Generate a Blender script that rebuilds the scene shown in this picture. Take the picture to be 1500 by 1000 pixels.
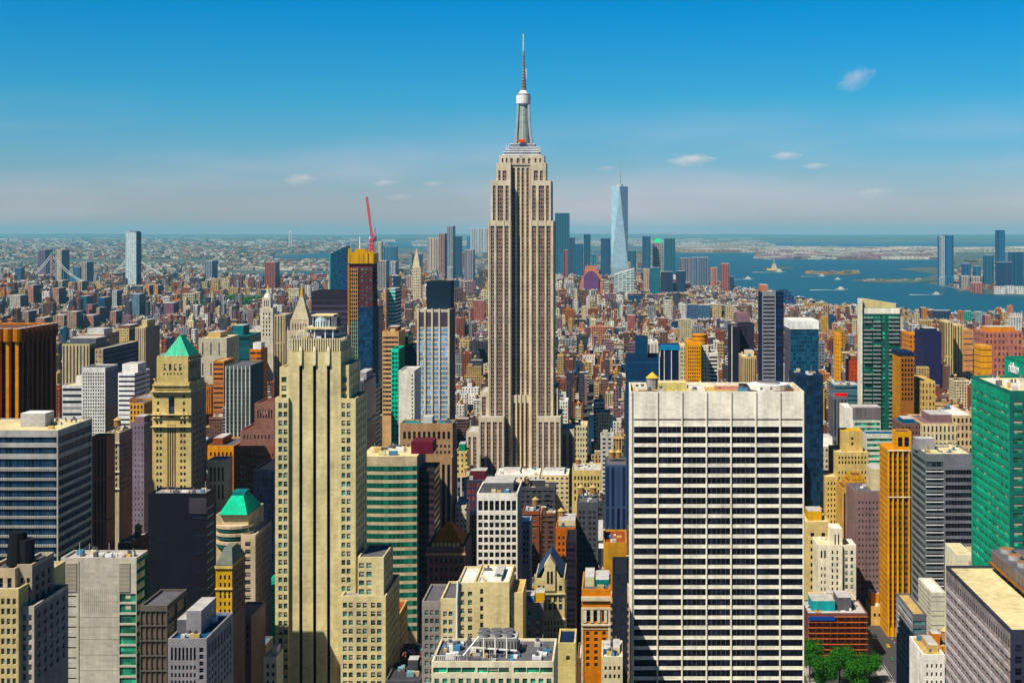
import bpy, math, random
import numpy as np
from mathutils import Vector
R = math.radians
scene = bpy.context.scene
for o in list(bpy.data.objects): bpy.data.objects.remove(o)
COL = scene.collection

# ------------------------------------------------------------------ camera
F, PX, PY, CH = 2000.0, 900.0, 341.0, 260.0      # focal length, vanishing point and eye height of the photograph
cam = bpy.data.cameras.new('camera'); co = bpy.data.objects.new('camera', cam); COL.objects.link(co)
co.location = (0, 0, CH); co.rotation_euler = (R(90), 0, 0)
cam.sensor_width = 36; cam.lens = 36 * F / 1500
cam.shift_x = (750 - PX) / 1500; cam.shift_y = -(500 - PY) / 1500
cam.clip_start = 1; cam.clip_end = 200000
scene.camera = co
# ------------------------------------------------------------------ sky, sun, exposure
SUN_AZ, SUN_EL = 42, 53       # sun behind the camera, to its left
wd = bpy.data.worlds.new('World'); scene.world = wd; wd.use_nodes = True
nt = wd.node_tree; nt.nodes.clear()
def nn(nt, t, **k):
    n = nt.nodes.new(t)
    for a, v in k.items(): setattr(n, a, v)
    return n
sky = nn(nt, 'ShaderNodeTexSky', sky_type='NISHITA', sun_disc=False)
sky.sun_elevation = R(SUN_EL); sky.sun_rotation = R(180 + SUN_AZ)
sky.air_density = 1.0; sky.dust_density = 0.4; sky.ozone_density = 3.0; sky.altitude = 260
hs = nn(nt, 'ShaderNodeHueSaturation'); hs.inputs['Saturation'].default_value = 1.35; hs.inputs['Value'].default_value = 1.0
gm = nn(nt, 'ShaderNodeMix', data_type='RGBA', blend_type='MULTIPLY'); gm.inputs['Factor'].default_value = 1
tc = nn(nt, 'ShaderNodeTexCoord'); sp = nn(nt, 'ShaderNodeSeparateXYZ')
rp = nn(nt, 'ShaderNodeValToRGB')
rp.color_ramp.elements[0].position = 0.0; rp.color_ramp.elements[0].color = (.62, .62, .86, 1)
rp.color_ramp.elements[1].position = 0.163; rp.color_ramp.elements[1].color = (.0, .73, .99, 1)
for ps, cl in ((.02, (.62, .62, .87, 1)), (.045, (.42, .63, .86, 1)), (.095, (.17, .71, .91, 1)), (.25, (.0, .36, .66, 1)), (.5, (.05, .11, .24, 1))):
    e = rp.color_ramp.elements.new(ps); e.color = cl
bg = nn(nt, 'ShaderNodeBackground'); bg.inputs['Strength'].default_value = 0.088
wo = nn(nt, 'ShaderNodeOutputWorld')
L = nt.links.new
L(sky.outputs[0], hs.inputs['Color']); L(tc.outputs['Generated'], sp.inputs[0]); 
# thin drifting veil of high cloud low in the sky
mpv = nn(nt, 'ShaderNodeMapping'); mpv.inputs['Scale'].default_value = (3, 3, 16)
nzv = nn(nt, 'ShaderNodeTexNoise'); nzv.inputs['Scale'].default_value = 1.6; nzv.inputs['Detail'].default_value = 5; nzv.inputs['Roughness'].default_value = .45
rv = nn(nt, 'ShaderNodeMapRange'); rv.inputs[1].default_value = .45; rv.inputs[2].default_value = .72
L(tc.outputs['Generated'], mpv.inputs[0]); L(mpv.outputs[0], nzv.inputs['Vector']); L(nzv.outputs[0], rv.inputs[0])
lo = nn(nt, 'ShaderNodeMapRange'); lo.inputs[1].default_value = .10; lo.inputs[2].default_value = .03; L(sp.outputs[2], lo.inputs[0])
ml = nn(nt, 'ShaderNodeMath', operation='MULTIPLY'); L(rv.outputs[0], ml.inputs[0]); L(lo.outputs[0], ml.inputs[1])
ml2 = nn(nt, 'ShaderNodeMath', operation='MULTIPLY'); L(ml.outputs[0], ml2.inputs[0]); ml2.inputs[1].default_value = .40
L(sp.outputs[2], rp.inputs[0]); L(hs.outputs[0], gm.inputs['A']); L(rp.outputs[0], gm.inputs['B'])
mv = nn(nt, 'ShaderNodeMix', data_type='RGBA'); L(ml2.outputs[0], mv.inputs['Factor']); L(gm.outputs['Result'], mv.inputs['A'])
mv.inputs['B'].default_value = (7.4, 6.4, 7.2, 1)
L(mv.outputs['Result'], bg.inputs['Color']); L(bg.outputs[0], wo.inputs[0])

sl = bpy.data.lights.new('sun', 'SUN'); sl.energy = 5.0; sl.angle = R(.5); sl.color = (1, .90, .74)
so = bpy.data.objects.new('sun', sl); COL.objects.link(so)
sd = Vector((-math.sin(R(SUN_AZ)) * math.cos(R(SUN_EL)), -math.cos(R(SUN_AZ)) * math.cos(R(SUN_EL)), math.sin(R(SUN_EL))))
so.rotation_euler = sd.to_track_quat('Z', 'Y').to_euler(); so.location = (0, -50, 900)
vs = scene.view_settings; vs.view_transform = 'Standard'; vs.look = 'None'; vs.gamma = 1; vs.exposure = 0.28
scene.cycles.max_bounces = 5; scene.cycles.volume_bounces = 3
scene.cycles.diffuse_bounces = 1; scene.cycles.glossy_bounces = 2; scene.cycles.transparent_max_bounces = 6

# ------------------------------------------------------------------ colours and materials
C = dict(stone=(.60,.54,.42), cream=(.62,.55,.36), white=(.74,.74,.70), brown=(.15,.07,.045), brick=(.27,.085,.045),
         orange=(.62,.24,.03), ochre=(.60,.36,.06), tan=(.50,.37,.17), grey=(.27,.27,.29), dgrey=(.11,.11,.13), dark=(.012,.013,.02),
         navy=(.008,.022,.06), blue=(.02,.09,.18), teal=(.02,.17,.18), green=(.006,.24,.13), mauve=(.22,.14,.15), pink=(.42,.20,.15),
         red=(.50,.05,.02), steel=(.45,.50,.55), silver=(.70,.73,.75), copper=(.03,.42,.24), gold=(.75,.40,.05), sand=(.66,.58,.36),
         maroon=(.10,.02,.03), lgrey=(.45,.45,.45), black=(.005,.006,.01), aqua=(.05,.33,.36), sky=(.10,.24,.40), yellow=(.62,.42,.04))
def c4(c): 
    if isinstance(c, str): c = C[c]
    return (c[0], c[1], c[2], 1)
MATS = {}
def facade_mat():
    m = bpy.data.materials.new('facade'); m.use_nodes = True; t = m.node_tree; t.nodes.clear(); L = t.links.new
    def M(op, a=None, b=None, cl=False):
        n = nn(t, 'ShaderNodeMath', operation=op); n.use_clamp = cl
        for i, v in enumerate((a, b)):
            if v is None: continue
            if isinstance(v, (int, float)): n.inputs[i].default_value = v
            else: L(v, n.inputs[i])
        return n.outputs[0]
    uv = nn(t, 'ShaderNodeUVMap', uv_map='uv'); su = nn(t, 'ShaderNodeSeparateXYZ'); L(uv.outputs[0], su.inputs[0])
    aw = nn(t, 'ShaderNodeAttribute', attribute_name='wall'); ag = nn(t, 'ShaderNodeAttribute', attribute_name='glass')
    ap = nn(t, 'ShaderNodeAttribute', attribute_name='pat'); sq = nn(t, 'ShaderNodeSeparateColor'); L(ap.outputs['Color'], sq.inputs[0])
    def band(u, p, f):
        q = M('DIVIDE', u, p); fr = M('FRACT', q); return M('LESS_THAN', M('ABSOLUTE', M('SUBTRACT', fr, .5)), M('MULTIPLY', f, .5)), M('FLOOR', q)
    bu, iu = band(su.outputs[0], sq.outputs[0], sq.outputs[2]); bv, iv = band(su.outputs[1], sq.outputs[1], ap.outputs['Alpha'])
    win = M('MULTIPLY', bu, bv)
    cx = nn(t, 'ShaderNodeCombineXYZ'); L(iu, cx.inputs[0]); L(iv, cx.inputs[1]); L(sq.outputs[0], cx.inputs[2])
    wn = nn(t, 'ShaderNodeTexWhiteNoise', noise_dimensions='3D'); L(cx.outputs[0], wn.inputs['Vector'])
    # window brightness: most dark, some with blinds
    gl = nn(t, 'ShaderNodeMix', data_type='RGBA'); L(ag.outputs['Color'], gl.inputs['A']); 
    lt = nn(t, 'ShaderNodeMix', data_type='RGBA'); lt.inputs['Factor'].default_value = .3; L(aw.outputs['Color'], lt.inputs['B']); L(ag.outputs['Color'], lt.inputs['A'])
    L(lt.outputs['Result'], gl.inputs['B'])
    L(M('MULTIPLY', M('GREATER_THAN', wn.outputs[0], .8), wn.outputs[0]), gl.inputs['Factor'])
    gv = nn(t, 'ShaderNodeMix', data_type='RGBA', blend_type='MULTIPLY'); gv.inputs['Factor'].default_value = 1
    L(gl.outputs['Result'], gv.inputs['A']); 
    cg = nn(t, 'ShaderNodeCombineColor'); w2 = M('ADD', M('MULTIPLY', wn.outputs[0], 1.1), .45)
    for i in range(3): L(w2, cg.inputs[i])
    L(cg.outputs[0], gv.inputs['B'])
    # wall grime
    ge = nn(t, 'ShaderNodeNewGeometry'); mp = nn(t, 'ShaderNodeMapping'); mp.inputs['Scale'].default_value = (.35, .35, .05); L(ge.outputs['Position'], mp.inputs[0])
    nz = nn(t, 'ShaderNodeTexNoise'); nz.inputs['Scale'].default_value = 1; nz.inputs['Detail'].default_value = 6; nz.inputs['Roughness'].default_value = .65; L(mp.outputs[0], nz.inputs['Vector'])
    nz2 = nn(t, 'ShaderNodeTexNoise'); nz2.inputs['Scale'].default_value = .06; nz2.inputs['Detail'].default_value = 3; L(ge.outputs['Position'], nz2.inputs['Vector'])
    k = M('ADD', M('ADD', M('MULTIPLY', nz.outputs[0], .95), M('MULTIPLY', nz2.outputs[0], .6)), .24)
    # courses of stone and panels, each a slightly different tone
    def cell(a, b_, amp):
        c_ = nn(t, 'ShaderNodeCombineXYZ'); L(M('FLOOR', M('DIVIDE', su.outputs[0], a)), c_.inputs[0]); L(M('FLOOR', M('DIVIDE', su.outputs[1], b_)), c_.inputs[1])
        w_ = nn(t, 'ShaderNodeTexWhiteNoise', noise_dimensions='2D'); L(c_.outputs[0], w_.inputs['Vector']); return M('MULTIPLY', M('SUBTRACT', w_.outputs[0], .5), amp)
    k = M('ADD', k, M('ADD', cell(1.9, .95, .20), cell(6.2, 3.7, .16)))
    cw = nn(t, 'ShaderNodeCombineColor')
    for i in range(3): L(k, cw.inputs[i])
    hsw = nn(t, 'ShaderNodeHueSaturation'); hsw.inputs['Saturation'].default_value = 1.14; L(aw.outputs['Color'], hsw.inputs['Color'])
    wv = nn(t, 'ShaderNodeMix', data_type='RGBA', blend_type='MULTIPLY'); wv.inputs['Factor'].default_value = 1; L(hsw.outputs[0], wv.inputs['A']); L(cw.outputs[0], wv.inputs['B'])
    fin = nn(t, 'ShaderNodeMix', data_type='RGBA'); L(win, fin.inputs['Factor']); L(wv.outputs['Result'], fin.inputs['A']); L(gv.outputs['Result'], fin.inputs['B'])
    b = nn(t, 'ShaderNodeBsdfPrincipled'); L(fin.outputs['Result'], b.inputs['Base Color'])
    L(M('SUBTRACT', .85, M('MULTIPLY', win, .62)), b.inputs['Roughness']); L(M('SUBTRACT', .2, M('MULTIPLY', win, .08)), b.inputs['Specular IOR Level'])
    bp = nn(t, 'ShaderNodeBump'); bp.inputs['Strength'].default_value = .35; bp.inputs['Distance'].default_value = .5
    L(M('MULTIPLY', win, -1), bp.inputs['Height']); 
    o = nn(t, 'ShaderNodeOutputMaterial'); L(b.outputs[0], o.inputs[0])
    return m
FAC = facade_mat()
def simple(name, col, rough=.6, metal=0, var=.25, scale=.3, spec=.4, objvar=0):
    key = (name,)
    if key in MATS: return MATS[key]
    m = bpy.data.materials.new(name); m.use_nodes = True; t = m.node_tree; b = t.nodes['Principled BSDF']; L = t.links.new
    nz = nn(t, 'ShaderNodeTexNoise'); nz.inputs['Scale'].default_value = scale; nz.inputs['Detail'].default_value = 6
    ge = nn(t, 'ShaderNodeNewGeometry'); L(ge.outputs['Position'], nz.inputs['Vector'])
    r = nn(t, 'ShaderNodeMapRange'); r.inputs[1].default_value = .3; r.inputs[2].default_value = .7; r.inputs[3].default_value = 1 - var; r.inputs[4].default_value = 1 + var
    L(nz.outputs[0], r.inputs[0])
    v = nn(t, 'ShaderNodeVectorMath', operation='SCALE'); v.inputs[0].default_value = c4(col)[:3]; 
    if objvar:
        fl_ = nn(t, 'ShaderNodeVectorMath', operation='SNAP'); fl_.inputs[1].default_value = (2.7, 9, 3.7); L(ge.outputs['Position'], fl_.inputs[0]); oi = nn(t, 'ShaderNodeTexWhiteNoise', noise_dimensions='3D'); L(fl_.outputs[0], oi.inputs['Vector']); p = nn(t, 'ShaderNodeMath', operation='POWER'); L(oi.outputs[0], p.inputs[0]); p.inputs[1].default_value = 3
        a = nn(t, 'ShaderNodeMath', operation='MULTIPLY_ADD'); L(p.outputs[0], a.inputs[0]); a.inputs[1].default_value = objvar; a.inputs[2].default_value = .6
        q = nn(t, 'ShaderNodeMath', operation='MULTIPLY'); L(a.outputs[0], q.inputs[0]); L(r.outputs[0], q.inputs[1]); L(q.outputs[0], v.inputs['Scale'])
    else: L(r.outputs[0], v.inputs['Scale'])
    if objvar:
        n3 = nn(t, 'ShaderNodeTexNoise'); n3.inputs['Scale'].default_value = .22; n3.inputs['Detail'].default_value = 2; L(ge.outputs['Position'], n3.inputs['Vector'])
        bm_ = nn(t, 'ShaderNodeBump'); bm_.inputs['Strength'].default_value = .25; bm_.inputs['Distance'].default_value = 1.2; L(n3.outputs[0], bm_.inputs['Height']); L(bm_.outputs[0], b.inputs['Normal'])
    L(v.outputs[0], b.inputs['Base Color']); b.inputs['Roughness'].default_value = rough; b.inputs['Metallic'].default_value = metal; b.inputs['Specular IOR Level'].default_value = spec
    MATS[key] = m; return m
GL = simple('window_glass', (.014,.018,.032), .12, 0, .3, .2, .3, 5)
GLT = simple('teal_window_glass', (.02,.085,.09), .12, 0, .4, .15, .6, 4)
GLG = simple('green_window_glass', (.008,.16,.09), .1, 0, .5, .12, .7, 3)
GLB = simple('blue_window_glass', (.15,.34,.62), .15, 0, .3, .2, .6, 1.5)
GLK = simple('black_window_glass', (.006,.008,.018), .12, 0, .3, .2, .1, 2)
PANE = dict(d=GL, t=GLT, g=GLG, b=GLB, k=GLK)
STEEL = simple('brushed_steel', (.62,.66,.68), .35, .55, .12, .5)

# ------------------------------------------------------------------ mesh building
NP = (1, 1, 0, 0)
class MB:
    def __init__(s): s.v=[]; s.f=[]; s.uv=[]; s.w=[]; s.g=[]; s.p=[]; s.m=[]
    def quad(s, pts, uv, wall, glass=(.02,.02,.03), pat=NP, mi=0):
        n=len(s.v); s.v += pts; s.f.append(tuple(range(n, n+len(pts)))); s.uv += uv; s.w.append(c4(wall)); s.g.append(c4(glass)); s.p.append(pat); s.m.append(mi)
    def box(s, x0,x1,y0,y1,z0,z1, wall, top=None, glass=(.02,.02,.03), pat=NP, faces='FBLRT', mi=0):
        a=x1-x0; b=y1-y0
        if 'F' in faces: s.quad([(x0,y0,z0),(x1,y0,z0),(x1,y0,z1),(x0,y0,z1)], [(0,z0-z1),(a,z0-z1),(a,0),(0,0)], wall, glass, pat, mi)
        if 'B' in faces: s.quad([(x1,y1,z0),(x0,y1,z0),(x0,y1,z1),(x1,y1,z1)], [(0,z0-z1),(a,z0-z1),(a,0),(0,0)], wall, glass, pat, mi)
        if 'L' in faces: s.quad([(x0,y1,z0),(x0,y0,z0),(x0,y0,z1),(x0,y1,z1)], [(0,z0-z1),(b,z0-z1),(b,0),(0,0)], wall, glass, pat, mi)
        if 'R' in faces: s.quad([(x1,y0,z0),(x1,y1,z0),(x1,y1,z1),(x1,y0,z1)], [(0,z0-z1),(b,z0-z1),(b,0),(0,0)], wall, glass, pat, mi)
        if 'T' in faces: s.quad([(x0,y0,z1),(x1,y0,z1),(x1,y1,z1),(x0,y1,z1)], [(0,0),(a,0),(a,b),(0,b)], top or wall, glass, NP, mi)
        if 'D' in faces: s.quad([(x0,y1,z0),(x1,y1,z0),(x1,y0,z0),(x0,y0,z0)], [(0,0),(a,0),(a,b),(0,b)], wall, glass, NP, mi)
        return s
    def frus(s, x0,x1,y0,y1,z0,z1, kx, ky, wall, top=None, pat=NP, glass=(.02,.02,.03)):
        cx,cy=(x0+x1)/2,(y0+y1)/2; a=(x1-x0)/2*kx; b=(y1-y0)/2*ky
        B=[(x0,y0,z0),(x1,y0,z0),(x1,y1,z0),(x0,y1,z0)]; T=[(cx-a,cy-b,z1),(cx+a,cy-b,z1),(cx+a,cy+b,z1),(cx-a,cy+b,z1)]
        for i in range(4):
            j=(i+1)%4; w=math.dist(B[i],B[j]); s.quad([B[i],B[j],T[j],T[i]], [(0,z0-z1),(w,z0-z1),(w/2+a,0),(w/2-a,0)], wall, glass, pat)
        s.quad(T, [(0,0)]*4, top or wall); return s
    def cyl(s, cx,cy,z0,z1,r0,r1,wall,n=12,cap=True, top=None, pat=NP, a0=0):
        A=[(math.cos(a0+2*math.pi*i/n),math.sin(a0+2*math.pi*i/n)) for i in range(n)]
        for i in range(n):
            (c0,s0),(c1,s1)=A[i],A[(i+1)%n]; w=2*math.pi*max(r0,r1)/n
            P=[(cx+r0*c0,cy+r0*s0,z0),(cx+r0*c1,cy+r0*s1,z0),(cx+r1*c1,cy+r1*s1,z1),(cx+r1*c0,cy+r1*s0,z1)]
            if r1 < 1e-4: P=P[:3]; s.quad(P,[(i*w,z0-z1),(i*w+w,z0-z1),(i*w,0)],wall,pat=pat)
            else: s.quad(P,[(i*w,z0-z1),(i*w+w,z0-z1),(i*w+w,0),(i*w,0)],wall,pat=pat)
        if cap and r1>1e-4: s.quad([(cx+r1*c,cy+r1*q,z1) for c,q in A],[(0,0)]*n,top or wall)
        return s
    def bar(s, p, q, r, wall, n=4):
        p=Vector(p); q=Vector(q); d=(q-p).normalized(); a=d.orthogonal().normalized(); b=d.cross(a)
        ring=lambda c:[tuple(c+a*math.cos(2*math.pi*i/n)*r+b*math.sin(2*math.pi*i/n)*r) for i in range(n)]
        P,Q=ring(p),ring(q)
        for i in range(n):
            j=(i+1)%n; s.quad([P[i],P[j],Q[j],Q[i]],[(0,0),(1,0),(1,1),(0,1)],wall)
        s.quad(P[::-1],[(0,0)]*n,wall); s.quad(Q,[(0,0)]*n,wall); return s
    def build(s, name, mats=None, parent=None, off=None, smooth=False):
        if not s.v: return None
        me=bpy.data.meshes.new(name); o0=parent.location if parent is not None else Vector((0,0,0))
        if off is not None: o0=Vector(off)
        A=np.array(s.v,dtype='f4')-np.array(o0,dtype='f4')
        me.from_pydata(A.tolist(),[],s.f)
        l=me.uv_layers.new(name='uv'); l.data.foreach_set('uv',np.array(s.uv,dtype='f4').ravel())
        for nm,d in (('wall',s.w),('glass',s.g),('pat',s.p)):
            a=me.attributes.new(nm,'FLOAT_COLOR','FACE'); a.data.foreach_set('color',np.array(d,dtype='f4').ravel())
        for m in (mats if isinstance(mats,(list,tuple)) else [mats or FAC]): me.materials.append(m)
        if max(s.m)>0: me.polygons.foreach_set('material_index',s.m)
        if smooth: me.polygons.foreach_set('use_smooth',[True]*len(s.f))
        ob=bpy.data.objects.new(name,me); COL.objects.link(ob)
        if parent is not None: ob.parent=parent
        elif off is not None: ob.location=off
        return ob
def tag(o,label=None,cat=None,group=None,kind=None):
    if label: o['label']=label
    if cat: o['category']=cat
    if group: o['group']=group
    if kind: o['kind']=kind
    return o
def X(px,D): return (px-PX)/F*D
def Z(py,D): return CH-(py-PY)/F*D
def G(px,py):                                  # a point of the ground
    D=F*CH/(py-PY); return (X(px,D),D)

FOOT=[]; SEEN=[]                                # footprints, and (px0,px1,ytop,ybottom,D) of placed buildings
class Bld:
    def __init__(s,name,label,cat,px,D,group=None,short=None):
        s.D=D; s.root=bpy.data.objects.new(name,None); COL.objects.link(s.root); s.root.location=(X(px,D),D,0); s.root.empty_display_size=5
        tag(s.root,label,cat,group); s.short=short; s.rects=[]; s.stuff=MB(); s.nwin=0
    def reg(s,x0,x1,D,dep,yt,yb):
        FOOT.append((X(x0,D),X(x1,D),D,D+dep)); b0,b1=x0,x1
        xa,xb=X(x0,D),X(x1,D); b0=min(x0,PX+xa/(D+dep)*F); b1=max(x1,PX+xb/(D+dep)*F)
        SEEN.append((b0,b1,yt,yb,D,s.short,s.root))
    def part(s,mb,name,mats=None,smooth=False,sub=False):
        o=mb.build(name,mats,s.root,smooth=smooth)
        if sub and getattr(s,'roof',None) and o: o.parent=s.roof
        return o
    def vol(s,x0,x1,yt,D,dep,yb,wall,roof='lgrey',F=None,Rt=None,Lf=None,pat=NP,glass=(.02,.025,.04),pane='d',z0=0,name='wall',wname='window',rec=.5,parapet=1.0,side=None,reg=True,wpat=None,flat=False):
        """one block. F/Rt/Lf: window panels of the front, right and left face. pat: (pu,pv,fu,fv) painted window grid, px units of the photograph"""
        if reg: s.reg(x0,x1,D,dep,yt,yb)
        wx0,wx1=X(x0,D),X(x1,D); h=Z(yt,D); y1=D+dep; k=D/2000
        mpat=(pat[0]*k,pat[1]*k,pat[2],pat[3])
        mb=MB(); sw=side or wall  # side: separate tone for the side faces, mostly shade painted into the wall
        def face(plane,U,panels,wcol):
            rects=[]
            for (ua,ub,n,fr,ya,pi,hf,nr) in panels:
                cw=(ub-ua)/n; 
                for j in range(nr):
                    zt=h-(ya+j*pi)*k; zb=zt-pi*hf*k
                    if zt<z0+4: break
                    zb=max(zb,z0+1)
                    for i in range(n):
                        c=ua+(i+.5)*cw; rects.append((max(.1,c-cw*fr/2),min(U-.1,c+cw*fr/2),zb,zt))
            us=sorted({0.0,U}|{round(r[0],3) for r in rects}|{round(r[1],3) for r in rects}); zs=sorted({z0,h}|{round(r[2],3) for r in rects}|{round(r[3],3) for r in rects})
            hole=np.zeros((len(zs)-1,len(us)-1),bool); ua_=np.array(us); za_=np.array(zs)
            um=(ua_[1:]+ua_[:-1])/2; zm=(za_[1:]+za_[:-1])/2
            for r in rects:
                i0,i1=np.searchsorted(um,[r[0],r[1]]); j0,j1=np.searchsorted(zm,[r[2],r[3]]); hole[j0:j1,i0:i1]=True
            def P(u,z,d):
                if plane=='F': return (wx0+u,D+d,z)
                if plane=='R': return (wx1-d,D+u,z)
                return (wx0+d,D+U-u,z)
            for j in range(len(zs)-1):
                i=0
                while i<len(us)-1:
                    if hole[j,i]: i+=1; continue
                    i2=i
                    while i2<len(us)-1 and not hole[j,i2]: i2+=1
                    a,b=us[i],us[i2]; mb.quad([P(a,zs[j],0),P(b,zs[j],0),P(b,zs[j+1],0),P(a,zs[j+1],0)],[(a,zs[j]-h),(b,zs[j]-h),(b,zs[j+1]-h),(a,zs[j+1]-h)],wcol); i=i2
            for r in rects:
                a,b,c,d=r
                Q=[P(a,c,0),P(b,c,0),P(b,d,0),P(a,d,0)]; W=[P(a,c,rec),P(b,c,rec),P(b,d,rec),P(a,d,rec)]
                for i in range(4):
                    j=(i+1)%4; mb.quad([Q[j],Q[i],W[i],W[j]],[(0,0)]*4,wcol)
                s.rects.append((plane,(a+b)/2,(c+d)/2,b-a,d-c,P((a+b)/2,(c+d)/2,rec),pane,wname,wpat))
        fc='B'
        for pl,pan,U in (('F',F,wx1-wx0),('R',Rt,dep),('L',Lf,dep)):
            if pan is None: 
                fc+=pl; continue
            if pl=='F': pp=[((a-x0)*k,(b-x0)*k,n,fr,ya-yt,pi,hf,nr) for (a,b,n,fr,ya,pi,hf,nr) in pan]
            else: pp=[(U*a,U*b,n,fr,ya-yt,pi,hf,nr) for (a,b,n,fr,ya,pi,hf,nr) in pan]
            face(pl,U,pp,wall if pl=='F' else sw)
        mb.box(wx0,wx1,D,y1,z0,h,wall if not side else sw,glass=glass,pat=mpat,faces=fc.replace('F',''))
        if 'F' in fc: mb.box(wx0,wx1,D,y1,z0,h,wall,glass=glass,pat=mpat,faces='F')
        rb=MB(); 
        if flat: rb.box(wx0,wx1,D,y1,h,h+.3,roof)
        else:
            t=.6; p=parapet
            for (a,b,c,d) in ((wx0,wx1,D,D+t),(wx0,wx1,y1-t,y1),(wx0,wx0+t,D+t,y1-t),(wx1-t,wx1,D+t,y1-t)):
                mb.box(a,b,c,d,h,h+p,wall)
            rb.box(wx0+t,wx1-t,D+t,y1-t,h,h+.25,roof)
        s.part(mb,name); s.roof=s.part(rb,'roof'); return h
    def panes(s,depth=.1):
        """each window: glass, a meeting rail or mullions, here and there a lowered blind"""
        cache={}; rs=sorted(s.rects,key=lambda r:-round(r[3]*r[4],1)); room=max(0,100-s.nwin); near=s.D<900
        def add(m,pl,x,y,z,w,h,mi,cc,var,fi):
            a,b=(w/2+.02),(h/2+.02)
            def bx(u0,u1,z0,z1,t,**k):
                if pl=='F': m.box(x+u0,x+u1,y-t,y+.06,z+z0,z+z1,faces='FLRTBD',**k)
                elif pl=='R': m.box(x-.06,x+t,y+u0,y+u1,z+z0,z+z1,faces='FLRTBD',**k)
                else: m.box(x-t,x+.06,y+u0,y+u1,z+z0,z+z1,faces='FLRTBD',**k)
            bx(-a,a,-b,b,.06,mi=mi,**cc)
            if cc.get('pat') or not near or h>16: return
            fr=dict(wall=(.16,.15,.13) if mi!=4 else (.03,.03,.04),mi=fi)
            if w<3.6: bx(-w/2+.02,w/2-.02,-.06,.06,.10,**fr); 
            else:
                n=int(w//1.7)
                for i in range(1,n): u=-w/2+w*i/n; bx(u-.05,u+.05,-h/2+.02,h/2-.02,.10,**fr)
            if var and mi!=4:
                q=dict(wall=((.50,.47,.38),(.34,.34,.33),(.55,.50,.36))[var%3],mi=fi); d=h*(.25+.13*var)
                if w<3.6: bx(-w/2+.03,w/2-.03,h/2-d,h/2-.03,.085,**q)
                else:
                    n=int(w//1.7)
                    for i in range(n):
                        if (i*7+var*3)%4==0: bx(-w/2+w*i/n+.08,-w/2+w*(i+1)/n-.08,h/2-d,h/2-.03,.085,**q)
        rn=random.Random(int(s.D))
        for i,(pl,_,_,w,h,p,pane,wn_,wp) in enumerate(rs):
            mi='dtgbk'.index(pane); cc=dict(wall=(.02,.02,.03)); var=rn.choice((0,0,1,2,3)) if near else 0
            if wp: cc=dict(wall=wp[0],glass=wp[1],pat=wp[2])
            if i<room:
                key=(pl,round(w,2),round(h,2),pane,wp,var)
                if key not in cache:
                    m=MB(); add(m,pl,0,0,0,w,h,0,cc,var if mi!=4 else 0,1)
                    ob=m.build(wn_,[FAC if wp else PANE[pane],FAC],off=(0,0,0)); cache[key]=ob.data
                else: ob=bpy.data.objects.new(wn_,cache[key]); COL.objects.link(ob)
                ob.parent=s.root; ob.location=Vector(p)-s.root.location
            else: add(s.stuff,pl,*p,w,h,5 if wp else mi,cc,var,5)
        if s.stuff.v: tag(s.part(s.stuff,rs[0][7],[GL,GLT,GLG,GLB,GLK,FAC]),kind='stuff')
        s.rects=[]; return s
    def tank(s,x,y,z,sc=1):
        m=MB(); m.cyl(x,y,z+2.2*sc,z+6*sc,2.1*sc,2*sc,(.30,.18,.09),10); 
        for a in range(4): m.bar((x+1.5*sc*math.cos(a*1.57+.8),y+1.5*sc*math.sin(a*1.57+.8),z),(x+1.5*sc*math.cos(a*1.57+.8),y+1.5*sc*math.sin(a*1.57+.8),z+2.2*sc),.15*sc,'dark')
        m.cyl(x,y,z+6*sc,z+8*sc,2.4*sc,.01,(.50,.38,.18),10,False); s.part(m,'water_tank',sub=True)
    def pent(s,x0,x1,y0,y1,z,h,col='tan',roof='lgrey',name='roof_bulkhead',pat=NP,glass=(.02,.02,.03)):
        s.part(MB().box(x0,x1,y0,y1,z,z+h,col,roof,glass,pat),name,sub=True)
    def clutter(s,x0,x1,yt,D,dep,seed=1,n=8,big=1.0):
        """mechanical plant on the roof: ducts, fans, boxes, rails"""
        r=random.Random(seed); a0,a1=X(x0,D)+1.5,X(x1,D)-1.5; h=Z(yt,D)+.25
        for i in range(n):
            w=r.uniform(1.5,5)*big; d=r.uniform(1.5,4)*big; x=r.uniform(a0,max(a0+.1,a1-w)); y=r.uniform(D+1.5,max(D+1.6,D+dep-d-1.5)); hh=r.uniform(1,3.2)*big
            col=r.choice(['lgrey','silver','white','dgrey','tan','sky','cream']); m=MB().box(x,x+w,y,y+d,h,h+hh,col)
            if r.random()<.4: m.cyl(x+w/2,y+d/2,h+hh,h+hh+1,min(w,d)*.35,min(w,d)*.35,'dgrey',10); s.part(m,'roof_fan',sub=True)
            else: s.part(m,'roof_vent_box',sub=True)
        for i in range(max(1,n//4)): x=r.uniform(a0,a1); y=r.uniform(D+1,D+dep-1); s.part(MB().bar((x,y,h),(x,y,h+r.uniform(3,6)),.08,'lgrey'),'antenna',sub=True)
def W(a,b,n,fr,ya,pi,hf,nr): return (a,b,n,fr,ya,pi,hf,nr)
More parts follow.
